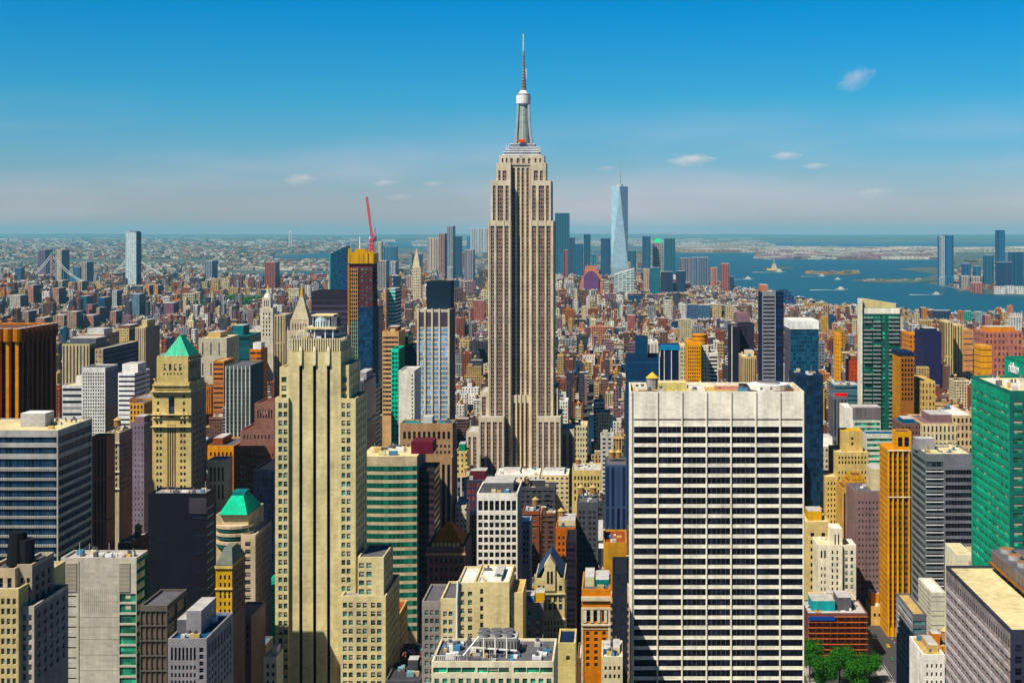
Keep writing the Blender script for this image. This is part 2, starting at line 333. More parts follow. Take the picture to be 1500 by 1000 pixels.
# ================================================================== NEAR TOWERS
# --- the great stepped skyscraper in the middle
def empire():
    D=1300; k=D/2000
    b=Bld('skyscraper','tall pale limestone skyscraper with setbacks, silver mast and needle antenna, the tallest building','skyscraper',763,D,short='limestone skyscraper with the needle')
    ST='stone'; wp=((.27,.19,.16),(.012,.014,.03),(1.75,3.72,.6,.62))
    def V(x0,x1,yt,d0,dep,strips,yb,nm,yst=None,yen=None,reg=True,Rt=None,Lf=None,z0=0):
        ys=(yst or yt+6); ye=yen or yb
        pan=[W(a,c,1,1,ys,ye-ys,1,1) for a,c in strips]
        sp=lambda n:[W(.03,.97,n,.62,ys,ye-ys,1,1)]
        b.vol(x0,x1,yt,D+d0,dep,yb,ST,'lgrey',F=pan,Rt=sp(Rt) if Rt else None,Lf=sp(Lf) if Lf else None,pat=(3,5.7,.5,.6),wname='window_strip',wpat=wp,name=nm,rec=.9,reg=reg,z0=z0)
    # wings, outer tier / inner tier, centre
    LS=[(718.6,724),(727.4,736.6),(739.8,745)]; RS=[(779.6,785.6),(788.8,798),(801,806.8)]
    V(715,748.5,325,0,45,LS,690,'tower_wall',yen=800,Rt=6,Lf=6); V(776.5,811,325,0,45,RS,690,'tower_wall',yen=800,Rt=6,Lf=6)
    V(718.7,747.8,266,1.2,42,[(722,726),(729,737),(740.5,745)],325,'upper_wall',yen=324,reg=False,Rt=6,Lf=6)
    V(777,807,266,1.2,42,[(779.6,785),(789,797),(800,804)],325,'upper_wall',yen=324,reg=False,Rt=6,Lf=6)
    V(748.5,776.5,240,9,32,[(750,754.5),(757.5,761.5),(764,768),(771,775)],570,'centre_wall',yen=690,reg=False)
    # crown
    V(727,748,240,5,34,[(730,733.5),(736,742)],266,'crown_wall',yst=250,yen=265,reg=False); V(777,799.5,240,5,34,[(782,788),(791,795)],266,'crown_wall',yst=250,yen=265,reg=False)
    V(731.5,797,229,8,28,[(735,737.5),(741,743.5),(747.5,751.5),(757,761),(765,769),(773.5,777),(783,786),(790,792.5)],240,'crown_wall',yst=232,yen=239.5,reg=False,z0=Z(241,D))
    # centre arcade block and lower tiers
    V(748.5,776.5,580,3,12,[(751,755),(758,761.5),(764,767.5),(770.5,774.5)],690,'arcade_wall',yst=590,yen=800,reg=False)
    V(701,738,612,-12,60,[(704,710),(713,719),(722,728),(731,735.5)],690,'base_wall',yen=800,Rt=7,Lf=7); V(786,821,612,-12,60,[(789,794),(797,803),(806,812),(815,819)],690,'base_wall',yen=800,Rt=7,Lf=7)
    V(738.3,785.7,690,-12,20,[(742,750),(755,768),(772,782)],800,'base_wall',yst=697,yen=800,reg=False)
    V(703.5,714.8,575,3,40,[(706,712)],690,'side_wall',yen=800,reg=False); V(811.2,817,570,3,40,[(812.5,815.5)],690,'side_wall',yen=800,reg=False)
    V(683,701,634,8,40,[(686,690),(693,698)],690,'side_wall',yen=800); V(821.5,841,630,14,40,[(824,829),(833,838)],700,'side_wall',yen=800)
    b.panes()
    # arched heads of the arcade, pier fins
    m=MB()
    for px in (749.2,756.6,762.7,769,775.7): m.box(X(px-.6,D),X(px+.6,D),D+2,D+3,0,Z(578,D),(.66,.58,.37))
    for px in (716.2,725.8,738.2,747,778.2,787.2,799.5,809.6): m.box(X(px-.5,D),X(px+.5,D),D-.5,D,0,Z(323,D),(.70,.62,.40))
    s=b.part(m,'pier')
    # silver stepped cap and mast
    m=MB(); cx=764; y0=D+10
    def tier(a,c,yt,yb,ins,col='silver'): m.box(X(a,D),X(c,D),y0+ins,y0+24-ins,Z(yb,D),Z(yt,D),col,'lgrey')
    for a,c,yt,yb,i in ((735,791,225.5,229,0),(737,789,221,225.5,1),(739,787,217.5,221,2.5),(742,785,214,217.5,4),(746,782,209,214,5.5)):
        tier(a,c,yt+1.2,yb,i,(.25,.27,.32)); tier(a-.6,c+.6,yt,yt+1.2,i-.3,(.80,.82,.84))
    b.part(m,'stepped_cap')
    m=MB(); cx=X(764.5,D); cy=y0+12
    m.cyl(cx,cy,Z(209,D),Z(151,D),6.4,5.0,(.50,.60,.55),16,pat=(.9,60,.45,.97))
    b.part(m,'mast')
    m=MB()
    for sx in (-1,1):
        for sy in (-1,1):
            for (yb_,yt_,r0,r1) in ((209,196,8.6,7.4),(196,176,7.2,6.1),(176,151,6.0,5.4)):
                P=[]; w=1.4
                for (r,z) in ((r0,Z(yb_,D)),(r1,Z(yt_,D))): P.append((cx+sx*r*.95,cy+sy*r*.7,z))
                m.bar(P[0],P[1],w,(.85,.86,.86),4)
    b.part(m,'buttress_wing',STEEL)
    m=MB(); m.cyl(cx,cy,Z(151,D),Z(149,D),5.2,7,'silver',20,False); m.cyl(cx,cy,Z(149,D),Z(137,D),7.0,7.0,(.82,.84,.85),20,pat=(2.2,30,.12,.97)); m.cyl(cx,cy,Z(137,D),Z(134.5,D),6.3,6.3,'grey',20); m.cyl(cx,cy,Z(134.5,D),Z(129,D),5.2,2.6,'silver',20); b.part(m,'observation_drum')
    m=MB(); 
    for (ya,yb_,r,col) in ((115,130,2.6,(.22,.24,.24)),(96,115,1.9,(.30,.33,.34)),(70,96,1.25,(.28,.31,.33)),(45,70,.65,'silver'),(38,45,.2,'dgrey')): m.cyl(cx,cy,Z(yb_,D),Z(ya,D),r,r*.8,col,8)
    for i in range(12): z=Z(128-i*4.5,D); m.cyl(cx,cy,z,z+.5,2.9-i*.12,2.9-i*.12,'grey',8)
    m.box(cx+2.1,cx+3.0,cy-.5,cy+.5,Z(113,D),Z(97,D),'silver'); b.part(m,'antenna')
    m=MB(); m.box(X(757,D),X(768,D),cy-9,cy-7.5,Z(207,D),Z(203,D),(.75,.10,.02)); b.part(m,'red_netting')
    m=MB()
    for px in (740,744,786,788,790): m.cyl(X(px,D),y0+3,Z(222,D),Z(209 if px<750 else 213,D),.5,.2,'silver',6)
    b.part(m,'roof_aerial')
empire()

# --- white travertine slab with wide black windows
def slab():
    D=567; b=Bld('office_tower','broad white slab tower gridded with wide black windows and a blank top','office tower',1050,D,short='broad white slab tower')
    cols=[927.6,963,998.8,1034.8,1070.7,1107,1142.4,1177.0]
    pan=[W(cols[i]+1.1,cols[i+1]-1.1,1,1,624.3,14.83,.67,32) for i in range(7)]+[W(cols[i]+1.1,cols[i+1]-1.1,1,1,613.2,2.4,1,1) for i in range(7)]
    b.vol(922.5,1178,581,D,35,1000,(.80,.77,.67),'tan',F=pan,Lf=[W(.08,.92,4,.8,624.3,14.83,.6,30)],pane='k',wname='window',rec=.3,parapet=2.2); b.panes()
    m=MB(); z1=Z(581,D)
    for c in [925.2]+cols[1:7]+[1176.6]: m.box(X(c-1.0,D),X(c+1.0,D),D-.55,D-.002,0,z1+2.2,(.80,.76,.66))
    for i in range(27): z=Z(624.3+14.83*i-1.0,D); m.box(X(926.3,D),X(1175.5,D),D-.12,D-.004,z-.35,z,(.80,.77,.68))
    b.part(m,'fin')
    h=z1+.25; f=D+1
    b.pent(X(966,D),X(1008,D),D+13,D+22,h,4.2,(.55,.5,.22),'sand','plant_room'); b.pent(X(1010,D),X(1034,D),D+14,D+20,h,2.6,'white','lgrey','plant_room')
    b.pent(X(1052,D),X(1088,D),D+10,D+24,h,1.6,'tan','pink','skylight'); b.pent(X(1090,D),X(1102,D),D+12,D+26,h,2.5,'dgrey','dark','cooling_unit')
    m=MB(); m.cyl(X(1132,D),D+17,h,h+1.2,8,8,'dgrey',24); m.cyl(X(1132,D),D+17,h+1.2,h+3.4,8.6,8.6,'white',24,top='silver'); m.cyl(X(1132,D),D+17,h+3.4,h+4.2,5,5,'lgrey',24,top='dgrey'); b.part(m,'cooling_tower')
    m=MB(); m.cyl(X(958,D),D+25,h,h+5,2.6,2.6,'grey',12); m.cyl(X(958,D),D+25,h+5,h+7.6,3,.01,(.6,.42,.12),12,False); b.part(m,'water_tank')
    b.pent(X(1150,D),X(1168,D),D+12,D+27,h,1.8,'brown','dgrey','duct'); b.pent(X(936,D),X(964,D),D+9,D+12,h,1.4,'brown','tan','duct')
    m=MB(); m.bar((X(968,D),D+20,h),(X(968,D),D+20,h+16),.15,'silver'); m.bar((X(990,D),D+8,h),(X(1000,D),D+24,h+3),.2,'white'); m.bar((X(1036,D),D+9,h),(X(1030,D),D+22,h+4),.2,'white'); b.part(m,'mast_pole')
    b.clutter(925,1175,581,D,34,5,16,.8)
slab()

# --- cream tower with three black vertical strips
def cream():
    D=570; b=Bld('office_tower','cream stone tower with three black vertical strips and a fluted crown','office tower',460,D,short='cream tower with black strips')
    cc=(.62,.55,.32)
    st=[W(a,c,1,1,534,470,1,1) for a,c in ((438.2,443),(458.4,463.2),(478.8,483.6))]
    b.vol(422.5,499,519,D,30,1000,cc,'sand',F=st,pane='k',wname='window_strip',rec=1.0,Rt=[W(.1,.9,4,.5,545,12.75,.5,30)])
    b.vol(409.5,422.5,541,D+2,26,1000,cc,'sand',F=[W(411,421,1,.75,552,12.75,.6,36)],pane='t',name='shoulder_wall',reg=False)
    b.vol(499,511,538,D+2,26,1000,cc,'sand',F=[W(500.5,509,1,.8,552,12.75,.6,3)],pane='t',name='shoulder_wall',reg=False,Rt=[W(.1,.9,4,.5,545,12.75,.5,8)])
    b.vol(403,422.5,586,D-1.5,26,1000,cc,'sand',F=[W(406.8,422,2,.74,590,12.75,.62,34)],pane='t',name='wing_wall')
    b.vol(499,521,587,D-1.5,26,1000,cc,'sand',F=[W(499.2,514.4,2,.74,590,12.75,.62,34)],pane='t',name='wing_wall',Rt=[W(.05,.95,5,.5,590,12.75,.56,34)])
    b.vol(524,562,819,D-6,24,1000,cc,'dgrey',F=[W(524,546,2,.7,824,12.75,.62,14)],pane='t',name='wing_wall',Rt=[W(.05,.95,5,.5,824,12.75,.56,16)])
    b.vol(499,565,876,D-9,36,1000,cc,'grey',F=[W(501,518,2,.72,882,12.75,.62,12),W(521,539,2,.72,882,12.75,.62,12),W(542,560,2,.72,882,12.75,.62,12)],pane='t',name='wing_wall',Rt=[W(.05,.95,7,.5,882,12.75,.56,12)])
    b.panes()
    m=MB(); z0=Z(519,D)+1; z1=Z(497.5,D)
    m.box(X(426,D),X(497,D),D+2,D+24,z0,z1,(.50,.46,.32),'grey'); 
    for i in range(21): x=X(426.4+i*3.45,D); m.box(x,x+.45,D+1.3,D+1.996,z0,z1+.5,(.68,.62,.42))
    for j in range(7): y=D+3+j*3.2; m.box(X(497,D)+.004,X(497,D)+.6,y,y+.8,z0,z1+.5,(.68,.62,.42))
    b.part(m,'fluted_crown')
    m=MB()
    for c in (440.6,460.8,481.2):
        m.box(X(c-2.2,D),X(c+2.2,D),D-.8,D-.01,Z(531,D),Z(512,D),(.72,.67,.48)); m.frus(X(c-2.2,D),X(c+2.2,D),D-.8,D+1,Z(512,D)+.01,Z(507,D),.1,.5,(.75,.7,.52))
        m.frus(X(c-1.6,D),X(c+1.6,D),D-1.0,D-.2,Z(535,D),Z(531,D)-.01,1.3,1,(.72,.67,.48))
    b.part(m,'finial')
    for c in (524.5,): pass
    h=z1; m=MB(); x0,x1=X(444,D),X(485,D)
    for x in (x0+.5,X(456,D),X(472,D),x1-.5):
        for y in (D+6,D+20): m.bar((x,y,h),(x,y,Z(481,D)),.3,'silver')
    m.box(x0-1,x1+1,D+5,D+21,Z(483.5,D),Z(481,D),'sand'); b.part(m,'roof_frame')
    m=MB(); m.cyl(X(463,D),D+13,Z(481,D),Z(466,D),3.9,3.9,(.45,.55,.62),16,pat=(1.2,40,.35,.9)); m.box(X(450,D),X(478,D),D+10,D+19,Z(481,D),Z(465,D),(.35,.42,.5),'lgrey',pat=(1.4,30,.5,.95)); m.box(X(449,D),X(482,D),D+9,D+20,Z(465,D)+.01,Z(463,D),'sand'); b.part(m,'glass_penthouse')
    m=MB(); m.box(X(478.5,D),X(487,D),D+9,D+17,Z(481,D),Z(466,D),'dgrey'); b.part(m,'lift_house')
    b.clutter(426,496,497.5,D,22,9,10,.6)
    m=MB()
    for i in range(9): x=X(412+i*11,D); m.bar((x,D+14,Z(519,D)),(x,D+14,Z(495-(i%3)*8,D)),.12,'silver')
    b.part(m,'whip_aerial')
cream()

# --- left edge slab with dark bands
def leftslab():
    D=550; b=Bld('office_tower','dark banded office slab with pale spandrels and flat cream roof at left edge','office tower',40,D,short='dark banded slab at the left edge')
    b.vol(-60,85,633,D,36,1000,(.37,.37,.36),'sand',F=[W(-59,83,1,1,640+i*0,13.9,.62,1) for i in range(1)]+[W(-59,83,1,1,655,13.9,.7,1),W(-59,83,1,1,672,13.9,.9,1),W(-59,83,1,1,690,13.9,.72,23)],
          Rt=[W(.02,.98,1,1,640,13.9,.7,1),W(.02,.98,1,1,655,13.9,.7,1),W(.02,.98,1,1,672,13.9,.9,1),W(.02,.98,1,1,690,13.9,.62,23)],side=(.30,.30,.30),
          wname='window_band',wpat=((.03,.05,.08),(.005,.03,.07),(1.5,9,.86,.98)),rec=.6,parapet=.8); b.panes()
    m=MB(); 
    for i in range(24):
        z=Z(690+13.9*i-1,D)
        for j in range(40): x=X(-58+j*3.55,D); m.box(x,x+.35,D-.25,D-.003,z-.2,z+.9,(.35,.33,.28))
    b.part(m,'spandrel_rib')
    h=Z(633,D)+.3; b.pent(X(8,D),X(45,D),D+14,D+23,h,5.5,'lgrey','silver','plant_room')
    b.clutter(40,84,633,D,34,3,7,.5)
leftslab()

# --- brown ribbed tower upper left
def brown():
    D=700; b=Bld('office_tower','brown ribbed tower with scalloped top and dark blue window strips at left edge','office tower',0,D,short='brown ribbed tower')
    br=(.17,.065,.04)  # orange front and brown side: sunlight and shade put into the wall colours
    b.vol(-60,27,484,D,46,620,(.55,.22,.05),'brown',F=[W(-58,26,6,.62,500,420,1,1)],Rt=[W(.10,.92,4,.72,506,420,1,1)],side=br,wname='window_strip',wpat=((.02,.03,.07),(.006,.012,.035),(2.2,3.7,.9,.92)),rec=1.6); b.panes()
    m=MB(); x1=X(27,D)
    for j in range(8): 
        y=D+1+j*5.9; m.cyl(x1+.2,y+2,Z(500,D),Z(481,D),2.0,2.0,br,10,top='lgrey')
        m.box(x1+.004,x1+1.0,y+1.2,y+2.8,0,Z(500,D),br)
    for j in range(7): x=X(-57+j*13.8,D); m.cyl(x,D-.2,Z(500,D),Z(481,D),2.2,2.2,(.42,.17,.04),10,top='lgrey'); m.box(x-.8,x+.8,D-1,D-.004,0,Z(500,D),(.6,.26,.06))
    b.part(m,'scalloped_rib')
brown()

# --- tower with green copper pyramid
def pyramid():
    D=765; b=Bld('office_tower','tan stone tower with a green copper pyramid roof and tall arched window','office tower',251,D,short='tan tower with green pyramid')
    cc=(.56,.46,.22)
    p1=[W(228,238,2,.66,607,9.4,.5,13),W(263,273,2,.66,607,9.4,.5,13),W(244.5,258,4,.6,622,110,.92,1),W(229,234,1,.7,578,10,.5,3),W(267,272,1,.7,578,10,.5,3)]
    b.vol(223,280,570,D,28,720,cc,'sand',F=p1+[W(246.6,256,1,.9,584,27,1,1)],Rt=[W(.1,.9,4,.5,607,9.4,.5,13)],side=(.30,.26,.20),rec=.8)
    b.vol(225.5,277.5,562.5,D-1,28,570,cc,'sand',name='cornice',reg=False,z0=Z(569.9,D))
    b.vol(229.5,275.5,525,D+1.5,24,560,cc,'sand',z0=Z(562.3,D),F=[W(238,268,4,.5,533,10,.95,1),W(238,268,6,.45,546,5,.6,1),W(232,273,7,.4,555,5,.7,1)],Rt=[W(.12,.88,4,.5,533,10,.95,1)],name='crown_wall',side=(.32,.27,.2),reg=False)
    b.panes()
    m=MB(); r=X(256,D)-X(251.3,D); m.quad([(X(251.3,D)+r*math.cos(a),D-.01,Z(584,D)+r*.9*math.sin(a)) for a in [math.pi*i/10 for i in range(11)]],[(0,0)]*11,(.015,.02,.04)); b.part(m,'arch_head',GL)
    m=MB(); 
    for (a,c,y,t) in ((222,281,571.5,2.5),(224.5,278.5,562.5,2.2),(228.5,276.5,527,2),(222,281,606,1.2),(222,281,624,.8)): m.box(X(a,D),X(c,D),D-1.9+(.8 if y<530 else 0)+(3 if y==527 else 0),D+(26 if y<600 else -.003),Z(y+t,D),Z(y,D),(.62,.50,.25))
    b.part(m,'moulding')
    m=MB(); m.frus(X(237,D),X(275,D),D+2.2,D+22,Z(525,D)+1.1,Z(493,D),.04,.3,(.03,.50,.28),pat=(1.1,60,.25,.98),glass=(.01,.22,.13)); b.part(m,'pyramid_roof')
    m=MB()
    for i in range(9): 
        x=X(230.5+i*5.4,D); m.cyl(x,D+2,Z(525,D)+1,Z(521,D),.7,.2,cc,6)
    for px in (227,233,268,275): m.cyl(X(px,D),D-.4,Z(612,D),Z(604,D),1.3,.6,cc,8)
    b.part(m,'urn')
pyramid()

def black():
    D=520; b=Bld('office_tower','black glass tower with a few pale slots and striped side, below the pyramid tower','office tower',260,D,short='black glass tower')
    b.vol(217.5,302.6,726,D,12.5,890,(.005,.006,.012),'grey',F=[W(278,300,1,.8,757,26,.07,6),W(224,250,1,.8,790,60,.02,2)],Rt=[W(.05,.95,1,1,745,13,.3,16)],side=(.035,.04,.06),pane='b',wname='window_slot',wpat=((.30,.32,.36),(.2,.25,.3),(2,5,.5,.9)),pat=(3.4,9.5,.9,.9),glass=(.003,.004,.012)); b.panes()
    m=MB(); m.box(X(277,D),X(302.5,D),D-.25,D-.004,Z(752,D),Z(729,D),(.05,.045,.06)); b.part(m,'blank_panel'); b.clutter(219,301,726,D,11,21,9,.45)
black()

def concrete():
    D=450; b=Bld('office_building','pale concrete slab with louvre panels beside a green glass corner','office building',150,D,short='pale concrete slab')
    cc=(.46,.44,.37)
    b.vol(89,173.5,821,D,11,1000,cc,'lgrey',F=[W(98,113,1,.85,872,15,.16,9),W(115.2,116.6,1,1,822,200,1,1)],name='wall',rec=.5,pane='k')
    b.vol(173.5,200,821,D+.02,11,1000,cc,'lgrey',F=[W(175,199,1,1,867+2,15.4,.82,9)],Rt=[W(.04,.96,1,1,826,15.4,.8,12)],side=(.01,.14,.09),pane='g',name='corner_wall',wname='window_band',reg=False); b.panes()
    m=MB()
    for (a,c) in ((96,112.5),(174,190.5)):
        for i in range(22): z=Z(824+i*1.95,D); m.box(X(a,D),X(c,D),D-.3,D-.004,z-.22,z,(.42,.38,.30)) 
    b.part(m,'louvre'); 
    m=MB()
    for y in (880,903,917,935,958,981): m.box(X(117,D),X(173,D),D-.06,D-.004,Z(y+.5,D),Z(y,D),(.33,.32,.27))
    for i in range(18): x=X(120+i*3,D); m.box(x,x+.1,D-.05,D-.004,Z(898,D),Z(862,D),(.35,.34,.3))
    b.part(m,'panel_joint'); b.clutter(90,198,821,D,10,11,16,.5)
concrete()

# plain helper for the many simpler towers -------------------------------------------------
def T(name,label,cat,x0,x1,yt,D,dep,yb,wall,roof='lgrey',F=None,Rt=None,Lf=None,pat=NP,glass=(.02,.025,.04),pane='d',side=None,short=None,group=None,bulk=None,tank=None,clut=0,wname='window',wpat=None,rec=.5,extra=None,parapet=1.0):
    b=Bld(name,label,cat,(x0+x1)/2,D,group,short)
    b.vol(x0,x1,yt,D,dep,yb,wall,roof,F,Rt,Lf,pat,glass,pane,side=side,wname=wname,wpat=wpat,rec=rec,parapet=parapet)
    if extra: extra(b,D)
    if b.rects: b.panes()
    h=Z(yt,D)+.25; y0=D+dep*.25; y1=D+dep*.8
    for q in (bulk or []): b.pent(X(q[0],D),X(q[1],D),y0,y1,h,(yt-q[2])*D/2000,q[3] if len(q)>3 else wall,'lgrey')
    if tank: 
        for q in (tank if isinstance(tank,list) else [tank]): b.tank(X(q,D),D+dep*.6,h)
    if clut: b.clutter(x0,x1,yt,D,dep,int(x0),clut,.6 if D<1000 else .9)
    return b
OT='office_tower'; AT='apartment_tower'; OB='office_building'; BB='brick_building'
ot='office tower'; at='apartment tower'; ob='office building'; bb='brick building'

# ---- lower left foreground
def llf(b,D):
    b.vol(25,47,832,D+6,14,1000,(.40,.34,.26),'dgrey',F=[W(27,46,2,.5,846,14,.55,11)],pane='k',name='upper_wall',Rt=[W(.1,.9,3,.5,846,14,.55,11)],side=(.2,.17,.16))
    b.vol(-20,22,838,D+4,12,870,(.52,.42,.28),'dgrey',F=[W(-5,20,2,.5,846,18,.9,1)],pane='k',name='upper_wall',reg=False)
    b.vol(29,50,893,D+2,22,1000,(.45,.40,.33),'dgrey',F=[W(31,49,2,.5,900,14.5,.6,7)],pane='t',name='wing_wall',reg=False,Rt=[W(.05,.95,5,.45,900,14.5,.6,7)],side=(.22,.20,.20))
    m=MB(); m.cyl(X(4,D),D+9,Z(838,D),Z(790,D),3,2.2,'black',10); m.cyl(X(16,D),D+9,Z(838,D),Z(800,D),2.2,2.2,'dark',10); b.part(m,'chimney')
T(OB,'stepped tan building with paired teal windows in the bottom left corner','office building',-20,27,868,350,30,1000,(.56,.46,.25),F=[W(-17,25,5,.6,876,14.6,.62,9)],pane='t',short='stepped tan building in the bottom left corner',extra=llf)
T(OB,'mirror glass block reflecting brown streaks beside the concrete slab',ob,205,245,891,430,20,1000,(.10,.09,.08),'dgrey',F=[W(206,244,5,.93,895,22,.93,6)],wname='window_pane',wpat=((.12,.10,.08),(.16,.11,.08),(1.2,1.7,.75,.7)),Rt=[W(.04,.96,2,.9,895,22,.9,6)],short='mirror glass block')  # brown reflections are painted into the pane colours
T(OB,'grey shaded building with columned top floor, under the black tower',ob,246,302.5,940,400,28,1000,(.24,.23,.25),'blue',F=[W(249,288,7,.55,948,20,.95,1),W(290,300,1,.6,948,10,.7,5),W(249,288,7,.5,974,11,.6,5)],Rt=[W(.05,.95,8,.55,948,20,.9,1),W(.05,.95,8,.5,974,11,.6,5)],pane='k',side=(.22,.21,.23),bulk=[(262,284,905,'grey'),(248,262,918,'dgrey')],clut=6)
def gp2(b,D):
    m=MB(); m.frus(X(322,D),X(364,D),D-2,D+22,Z(756,D)+1.1,Z(729,D),.42,.4,(.03,.50,.30),'teal'); b.part(m,'mansard_roof'); m=MB(); m.box(X(334,D),X(353,D),D+7,D+14,Z(729,D),Z(724,D),'teal'); b.part(m,'roof_crest')
    b.vol(353,374,786,D-4,28,930,(.50,.42,.30),'lgrey',F=[W(355,371,1,.5,793,11.2,.6,8)],pane='d',name='wing_wall',Rt=[W(.05,.95,6,.5,793,11.2,.55,12)],side=(.22,.19,.19))
    m=MB()
    for i,y in enumerate((768,779,791)): m.cyl(X(340,D),D+4,Z(y+4,D),Z(y,D),8.5,8.5,(.55,.46,.33),20); m.cyl(X(340,D),D+4,Z(y+8.5,D),Z(y+4.01,D),8,8,(.02,.12,.12),20)
    b.part(m,'bow_window')
T(OT,'tan tower with flat-topped green mansard roof and bowed teal windows',ot,316,364,757,600,26,830,(.50,.42,.28),'lgrey',short='tan tower with flat-topped green mansard',extra=gp2)
def och(b,D):
    m=MB(); m.frus(X(316,D),X(341,D),D-.5,D+17,Z(831,D)+.9,Z(806,D),.45,.4,(.13,.15,.13)); b.part(m,'hipped_roof')
    m=MB(); m.box(X(315,D),X(341,D),D-.6,D-.004,Z(832,D),Z(828,D),(.65,.5,.2)); m.box(X(315,D),X(341,D),D-.5,D-.004,Z(863,D),Z(861,D),(.65,.5,.2)); b.part(m,'cornice')
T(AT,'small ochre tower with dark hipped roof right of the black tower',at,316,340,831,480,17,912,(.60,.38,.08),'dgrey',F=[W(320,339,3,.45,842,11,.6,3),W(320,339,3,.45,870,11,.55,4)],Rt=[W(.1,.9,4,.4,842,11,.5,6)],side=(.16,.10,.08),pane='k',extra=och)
T(OB,'building wrapped in bright green netting left of the cream tower',ob,386,402,858,640,20,935,(.03,.55,.30),(.02,.25,.16),pat=(30,21,.97,.06),glass=(.3,.6,.4),side=(.02,.3,.2),parapet=.3)
T(OT,'near-black glass tower rising just left of the cream tower',ot,372,408,690,660,30,855,(.008,.012,.025),'dark',pat=(4,8,.9,.9),glass=(.005,.01,.03),short='near-black tower left of the cream tower')
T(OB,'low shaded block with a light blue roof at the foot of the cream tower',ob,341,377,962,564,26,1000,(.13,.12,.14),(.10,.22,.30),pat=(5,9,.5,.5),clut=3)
T(OB,'small dark block with blue sloping roof, left of the low blue-roofed block',ob,318,340,935,520,18,1000,(.17,.13,.10),(.10,.24,.28),F=[W(319,339,3,.5,945,12,.6,4)],pane='k',clut=2)
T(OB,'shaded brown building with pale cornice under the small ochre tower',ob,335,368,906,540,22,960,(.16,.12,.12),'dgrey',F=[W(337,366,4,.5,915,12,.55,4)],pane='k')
T(OB,'cream stepped block at the left foot of the cream tower',ob,386,405,965,500,10,1000,(.60,.54,.36),'white',F=[W(388,404,2,.5,972,12,.5,3)],pane='k',bulk=[(396,403,952)])
# ---- behind them, left
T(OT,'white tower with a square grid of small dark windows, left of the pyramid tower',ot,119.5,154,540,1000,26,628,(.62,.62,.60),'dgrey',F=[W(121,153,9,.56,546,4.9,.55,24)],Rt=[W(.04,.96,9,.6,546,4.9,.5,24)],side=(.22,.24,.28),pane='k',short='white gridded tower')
T(OB,'grey and white building with ribbon windows left of the white gridded tower',ob,91,120,566,1060,30,600,(.60,.60,.60),'sand',pat=(40,9,.96,.45),bulk=[(106,119,552,'white')])
T(OB,'bright white block with blank upper wall behind the white gridded tower',ob,173,197,548,1200,40,578,(.85,.85,.86),'white',pat=(50,7,.96,.4),bulk=[(173,196,535,'white')])
T(OT,'tan tower with vertical piers and a green roof edge, far left midground',ot,91,131,505,1500,60,545,(.50,.42,.24),'teal',pat=(5,60,.45,.96),glass=(.05,.05,.08),side=(.15,.14,.16),bulk=[(95,133,497,'dgrey')])
T(OT,'tan tower with a dark blue shaded slanted side, centre left midground',ot,139,151,512,1500,110,545,(.42,.33,.22),'lgrey',side=(.01,.03,.10),pat=(5,7,.4,.4))  # dark blue of the side is shade painted into its colour
T(OB,'brown banded building above the tan tower with vertical piers',ob,117,152,490,1900,60,505,(.40,.30,.22),'white',pat=(4,9,.5,.5),bulk=[(122,146,483,'lgrey')])
T(AT,'yellow-tan apartment slab gridded with windows, left of the tan setback tower',at,163,189,482,2000,70,505,(.60,.48,.24),'dgrey',pat=(3.2,4,.5,.5),bulk=[(168,184,478,'brown')],side=(.05,.06,.12))
T(AT,'tan setback tower with narrow piers above the bright white block',at,198,213,480,1900,60,520,(.55,.44,.26),'sand',pat=(3,50,.45,.95),side=(.18,.14,.15),bulk=[(202,210,470)])
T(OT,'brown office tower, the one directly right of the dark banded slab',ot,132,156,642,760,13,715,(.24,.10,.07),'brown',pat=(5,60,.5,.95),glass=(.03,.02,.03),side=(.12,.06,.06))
def orn(b,D):
    m=MB()
    for y in (648,690,715): m.box(X(154,D),X(175.5,D),D-.8,D-.004,Z(y+1.5,D),Z(y,D),(.62,.58,.46))
    b.part(m,'cornice'); b.tank(X(161,D),D+12,Z(634,D)); 
T(AT,'slim ornate cream and brown apartment tower with shaded mauve side beside the brown office tower',at,155,174.5,636,800,22,732,(.46,.40,.30),'cream',F=[W(157,173,3,.5,652,8,.6,9)],Rt=[W(.05,.95,9,.4,652,8,.5,9)],side=(.24,.18,.21),pane='k',extra=orn,clut=4)  # mauve side tone has its shade painted in
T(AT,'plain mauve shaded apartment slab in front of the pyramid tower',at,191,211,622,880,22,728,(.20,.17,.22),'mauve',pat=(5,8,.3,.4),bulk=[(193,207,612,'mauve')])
T(BB,'brown brick building behind the mauve slab, left of the pyramid tower',bb,190,224,585,1050,30,640,(.26,.12,.08),'grey',pat=(5,7,.5,.5),clut=4,side=(.15,.08,.07))
T(BB,'orange brick building with lively cornice left of the pyramid tower',bb,190,211,592,1000,25,620,(.60,.34,.10),'dgrey',pat=(5,8,.5,.6))
T(BB,'dark red brick apartment house with white window lines left of the cream tower',bb,343,402,655,820,40,730,(.26,.11,.08),'brick',F=[W(346,402,11,.42,664,9,.5,8)],pane='d',short='dark red brick house',extra=lambda b,D:(b.vol(373,402,593,D+8,28,655,(.24,.13,.11),'brown',F=[W(376,400,6,.5,600,14,.9,1),W(376,400,6,.4,632,9,.5,2)],name='upper_wall',reg=False),b.vol(352,402,632,D+4,34,655,(.24,.13,.11),'brown',F=[W(355,402,9,.45,637,9,.6,1)],name='upper_wall',reg=False)))
T(BB,'bright orange brick building with arched top windows right of the pyramid tower',bb,304,342,655,830,36,720,(.64,.30,.05),'dgrey',F=[W(306,341,6,.5,662,9.5,.6,7)],pane='k',bulk=[(306,320,645,'brick')],short='bright orange brick building')
